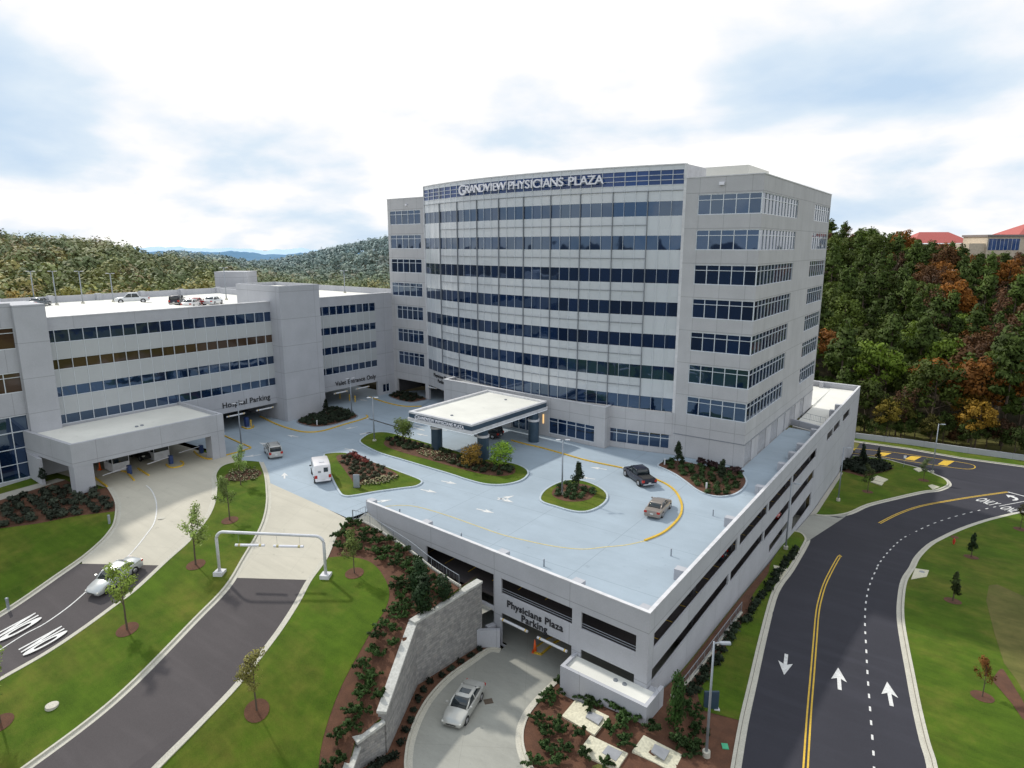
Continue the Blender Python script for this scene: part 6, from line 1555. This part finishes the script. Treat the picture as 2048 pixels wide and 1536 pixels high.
for q, lab in (((1135, 965), 'yellow bollard at the valet entrance, right one'), ((1095, 955), 'yellow bollard at the valet entrance, middle one'), ((1025, 940), 'yellow bollard at the valet entrance, left one'), ((375, 1148), 'yellow bollard on the ticket island of the hospital parking entrance')):
    post('yellow_bollard', q, h0, 1.2, .11, 'yellow', lab, 'bollard', Z2)
# hydrant
p = on(hL, 1907, 1090); hy = tag(empty('fire_hydrant', tuple(p)), 'red fire hydrant on the roadside lawn by the kerb', 'hydrant')
m = MB(); m.cyl(p, .16, .15, p.z, p.z + .12, 12); m.cyl(p, .115, .115, p.z + .12, p.z + .72, 12); m.build('barrel', M['red'], hy)
m = MB(); m.loft([[(p.x + a * cos(2 * pi * k / 12), p.y + a * sin(2 * pi * k / 12), p.z + z) for k in range(12)] for a, z in ((.15, .70), (.14, .8), (.08, .92), (.03, 1.0))]); m.build('bonnet', M['red'], hy)
m = MB(); m.tube([p + Vector((-.22, 0, .5)), p + Vector((.22, 0, .5))], .06, 8); m.build('outlet', M['red'], hy)
disc('mulch_ring', on(hL, 1909, 1076), .5, hL, .15, M['mulch'])
# traffic cone
def cone(p, label, s=1.0):
    root = tag(empty('traffic_cone', tuple(p)), label, 'cone'); m = MB(); m.obox(p.to_2d(), .42 * s, .42 * s, p.z, p.z + .05, .4); m.build('base', M['orange'], root)
    m = MB(); m.cyl(p, .15 * s, .035 * s, p.z + .05, p.z + 1.0 * s, 14); m.build('cone_body', M['orange'], root, True)
cone(on(hL, *Z10(255, 690)) + Vector((0, 0, .03)), 'orange traffic cone standing in the doorway of the lower garage', 1.25)
cone(at(*Z1(733, 1462)), 'orange traffic cone under the left end of the gate canopy', 1.1)
# kerbed yellow island inside the garage door
Iy = PX(Z10, hL, [(250, 700), (300, 712), (400, 625), (520, 560), (500, 540), (350, 600), (268, 660)]); strip('yellow_kerb', Iy, hL, -.08, .08, 0, .17, M['yellow']); sheet('door_island', Iy, hL, .15, M['concrete'])
# concrete pads with steel hatches, drain inlets, manholes
def pad(zf, pts, hatch, label, h=hL):
    P = PX(zf, h, pts); z = h(P[0].x, P[0].y) + .12; root = tag(empty('concrete_pad', (P[0].x, P[0].y, z)), label, 'utility pad'); m = MB(); m.hexa([(p.x, p.y, h(p.x, p.y) - .2) for p in P], [(p.x, p.y, h(p.x, p.y) + .26) for p in P]); m.build('slab', M['pad'], root)
    if hatch: Hh = PX(zf, h, hatch); m = MB(); m.hexa([(p.x, p.y, h(p.x, p.y) + .2) for p in Hh], [(p.x, p.y, h(p.x, p.y) + .30) for p in Hh]); m.build('hatch', M['grey_door'], root)
M['pad'] = simple('cream_concrete', (.58, .55, .42), .85, var=.1, fine=6)
pad(Z10, [(452, 1175), (550, 1058), (798, 1180), (690, 1315)], [(625, 1185), (650, 1140), (757, 1188), (720, 1242)], 'cream concrete pad with a grey hatch nearest the white vent box')
pad(Z10, [(570, 1440), (660, 1318), (935, 1450), (850, 1580)], [(745, 1450), (790, 1395), (895, 1445), (845, 1512)], 'cream concrete pad with a grey hatch at the bottom middle of the corner bed')
pad(Z10, [(965, 1435), (1050, 1318), (1333, 1462), (1270, 1590)], [(1103, 1440), (1130, 1385), (1240, 1435), (1200, 1505)], 'cream concrete pad with a worn hatch right of the others, near the tall lamp')
pad(Z12, [(925, 880), (975, 855), (1053, 882), (1015, 905)], None, 'pale concrete pad on the corner lawn, larger one')
pad(Z12, [(925, 900), (950, 890), (1020, 908), (1005, 926)], None, 'pale concrete pad on the corner lawn, smaller one below')
pad(Z12, [(1238, 805), (1275, 795), (1310, 815), (1275, 826)], None, 'pale concrete pad near the back kerb of the corner lawn')
for zf, pts, mh, lab in ((Z11, [(215, 62), (300, 78), (318, 90), (268, 170), (240, 165)], (250, 93), 'concrete storm drain inlet on the kerb between garage and road'), (Z11, [(1250, 85), (1352, 100), (1335, 145), (1220, 165)], (1300, 112), 'concrete storm drain inlet on the kerb of the roadside lawn'), (Z12, [(1345, 925), (1375, 917), (1430, 935), (1380, 955)], None, 'concrete storm drain inlet at the kerb nose of the corner lawn')):
    P = PX(zf, hL, pts); root = tag(empty('drain_inlet', (P[0].x, P[0].y, hL(P[0].x, P[0].y))), lab, 'drain inlet'); m = MB(); m.hexa([(p.x, p.y, hL(p.x, p.y) - .1) for p in P], [(p.x, p.y, hL(p.x, p.y) + .19) for p in P]); m.build('slab', M['pad'], root)
    if mh: q = on(hL, *zf(*mh)); m = MB(); m.cyl(q, .3, .3, q.z + .18, q.z + .215, 16); m.build('cover', M['fin'], root)
q = on(hL, *Z9(1232, 1052)); m = MB(); m.obox(q.to_2d(), .7, .6, q.z + .03, q.z + .05, .9); tag(m.build('drain_grate', M['bark']), 'square iron drain grate in the lower drive beside the champagne sedan', 'drain')
q = on(hU, *Z15(447, 1022)); m = MB(); m.cyl(q, .45, .42, q.z + .05, q.z + .24, 18); tag(m.build('manhole_cover', M['kerb']), 'round tan manhole cover in the central lawn', 'manhole')
q = on(hU, *Z7(1183, 497)); m = MB(); m.cyl(q, .42, .42, q.z + .01, q.z + .03, 18); tag(m.build('manhole_cover', M['kerb']), 'round manhole cover in the concrete exit drive', 'manhole')
q = on(hL, *Z10(1645, 1390)); m = MB(); m.obox(q.to_2d(), .45, .55, q.z + .1, q.z + .18, .5); tag(m.build('valve_box', simple('green_plastic', (.05, .38, .2), .5)), 'green plastic valve box in the mulch by the tall lamp', 'valve box')
# signs
def signboard(name, base, top, w_, h, zf, mat, label, rz=YAW, posts=False):
    p = on(h, *zf(*base)); zt_ = above(p, *zf(*top)); root = tag(empty(name, tuple(p)), label, 'sign'); m = MB(); m.obox(p.to_2d(), w_, .18 if not posts else .06, p.z + (0 if not posts else .5), zt_, rz); m.build('panel', M[mat], root)
    m = MB(); m.obox(p.to_2d(), w_ + .2, .4, p.z - .1, p.z + .12, rz); m.build('base', M['coping'], root); return root
signboard('monument_sign', (50, 1085), (45, 985), .72, h0, Z5, 'pole', 'slim grey monument sign at the front of the triangular island')
signboard('monument_sign', (1540, 1110), (1545, 975), 1.15, hL, Z10, 'slate', 'slate panel sign standing behind the tall street lamp')
q = on(hL, *Z12(1166, 788)); rt_ = tag(empty('speed_sign', tuple(q)), 'small white sign on a post at the back of the corner lawn', 'sign'); m = MB(); m.tube([q, q + Vector((0, 0, 2.4))], .035, 6); m.build('post', M['pole'], rt_); m = MB(); m.obox(q.to_2d() + Vector((.04, -.05)), .5, .03, q.z + 1.85, q.z + 2.4, YAW); m.build('plate', M['white_fresh'], rt_)
# ticket machines, gates and booths under the gate canopy
def gate(q_m, q_a, q_b, label, zf):
    p = at(*zf(*q_m)); root = tag(empty('barrier_gate', tuple(p)), label, 'barrier'); m = MB(); m.obox(p.to_2d(), .45, .5, 0, 1.15, FACE_A); m.build('cabinet', M['booth_blue'], root, bevel=.03)
    a_, b_ = Vector((p.x, p.y, 1.0)), None; B = at(*zf(*q_b), 0.95); m = MB(); m.tube([a_, Vector((B.x, B.y, .98))], .05, 6); m.build('boom', M['white_fresh'], root)
gate((680, 805), None, (310, 830), 'blue gate cabinet with a lowered white boom at the left exit lane', Z(160, 830, 6.827))
gate((1245, 665), None, (920, 675), 'blue gate cabinet with a lowered white boom in front of the black minivan', Z(160, 830, 6.827))
gate((1660, 520), None, (1350, 520), 'dark gate cabinet with a raised boom at the right exit lane', Z(160, 830, 6.827))
Zg = Z(160, 830, 6.827)
for (qa, lab) in (((635, 800), 'white ticket booth with dark windows between the left and middle exit lanes'), ((1190, 640), 'white ticket booth with dark windows right of the black minivan')):
    p = at(*Zg(*qa)); c_ = p.to_2d() - FN * 2.6; root = tag(empty('ticket_booth', (c_.x, c_.y, 0)), lab, 'booth'); m = MB(); m.obox(c_, 2.0, 2.6, .12, 1.2, FACE_A); m.build('booth_body', M['white_metal'], root)
    m = MB(); m.obox(c_, 1.9, 2.5, 1.2, 2.3, FACE_A); m.build('window', M['car_glass'], root); m = MB(); m.obox(c_, 2.1, 2.7, 2.3, 2.5, FACE_A); m.build('roof', M['white_metal'], root)
    m = MB()
    for u in (-1, 1):
        for v in (-1, 0, 1): m.obox(c_ + FD * (u * .97) + FN * (v * 1.26), .07, .07, 1.2, 2.3, FACE_A)
    m.build('post', M['white_metal'], root)
for pts in ([(560, 770), (640, 790), (740, 900)], [(790, 735), (940, 830)], [(1180, 680), (1215, 715), (1290, 725), (1400, 695), (1410, 655), (1370, 635)], [(1560, 500), (1620, 560), (1740, 605), (1850, 600)], [(160, 830), (370, 985)]):
    strip('yellow_kerb', smooth([at(*Zg(*q)).to_2d() for q in pts], 4), h0, -.09, .09, 0, .16, M['yellow'])
for pts in ([(1640, 1360), (1740, 1335), (1835, 1305)], [(1630, 1210), (1740, 1260), (1835, 1300)]):
    strip('yellow_kerb', [at(*Z1(*q)).to_2d() for q in pts], h0, -.09, .09, 0, .14, M['yellow'])
strip('yellow_kerb', smooth([at(*Z1(*q)).to_2d() for q in ((1770, 1150), (1810, 1165), (1850, 1155), (1855, 1140))], 3), h0, -.09, .09, 0, .16, M['yellow'])
p = at(*Z1(1805, 1145)); root = tag(empty('ticket_machine', tuple(p)), 'dark blue ticket machine inside the hospital parking entrance', 'machine'); m = MB(); m.obox(p.to_2d(), .5, .6, 0, 1.5, FACE_A); m.build('cabinet', M['booth_blue'], root, bevel=.03)
# red roofed buildings on the hill
def fpnt(px, py, r): d = ray(px, py); k = r / hypot(d.x, d.y); return Vector((d.x * k, d.y * k, HC + d.z * k))
def hip(m, c, u, n, hw, hd, z0, z1, rl):
    A = [c + u * hw * a + n * hd * b for a, b in ((-1, -1), (1, -1), (1, 1), (-1, 1))]; t = [c - u * rl, c + u * rl]
    V_ = [(p.x, p.y, z0) for p in A] + [(p.x, p.y, z1) for p in t]
    vs = [m.bm.verts.new(v) for v in V_]
    for f in ((0, 1, 5, 4), (1, 2, 5), (2, 3, 4, 5), (3, 0, 4), (3, 2, 1, 0)): m.bm.faces.new([vs[i] for i in f])
u_ = Vector(RGT); n_ = Vector(FWD)
r1 = 385; c1 = fpnt(1866, 480, r1); bl1 = tag(empty('red_roofed_building', (c1.x, c1.y, hill(c1.x, c1.y))), 'low building with a broad salmon red hip roof rising above the wood', 'building')
m = MB(); m.obox(c1.to_2d(), 26, 14, hill(c1.x, c1.y) - 2, fpnt(1880, 488, r1).z, YAW); m.build('wall', M['cream_wall'], bl1)
m = MB(); hip(m, c1.to_2d(), u_, n_, 14.5, 9, fpnt(1880, 486, r1).z, fpnt(1880, 464, r1).z, 7); m.build('roof', M['red_roof'], bl1)
r2 = 375; c2 = fpnt(2010, 500, r2); z_ = lambda y: fpnt(1980, y, r2).z; bl2 = tag(empty('hillside_office', (c2.x, c2.y, hill(c2.x, c2.y))), 'cream three storey office building with blue windows and a red roof at the right edge', 'building')
def at2(px): return c2.to_2d() + u_ * ((px - 2010) / F * r2)
m = MB(); m.obox(at2(2020), 34, 16, hill(c2.x, c2.y) - 3, z_(474), YAW); m.build('wall', M['cream_wall'], bl2)
m = MB(); m.obox(at2(1950), 8, 14, hill(c2.x, c2.y) - 3, z_(487), YAW); m.build('side_wing', M['cream_wall'], bl2)
m = MB(); m.obox(at2(2020), 35, 17, z_(474), z_(470), YAW); m.build('eave', simple('grey_eave', (.22, .19, .18), .6), bl2)
m = MB(); hip(m, at2(2066) + n_ * 2, u_, n_, 16, 9, z_(470), z_(446), 6); m.build('roof', M['red_roof'], bl2)
for (xa, xb, ya, yb) in ((1962, 2010, 478, 500), (2020, 2029, 477, 487), (2032, 2055, 477, 487), (2020, 2029, 492, 502), (2032, 2055, 492, 502), (2025, 2050, 510, 520), (2060, 2085, 477, 487), (2060, 2085, 492, 502)):
    a_, b_ = at2(xa) - n_ * 8.1, at2(xb) - n_ * 8.1; m = MB(); m.seg(a_, b_, z_(yb), z_(ya), 0, .12); o = m.build('window', M['glass_blue'], bl2)
    m = MB(); k = max(2, int((b_ - a_).length / 1.6)); 
    for i in range(k + 1): p = a_.lerp(b_, i / k); m.seg(p, p + u_ * .12, z_(yb), z_(ya), -.05, -.01)
    m.build('window_frame', M['mullion'], o)
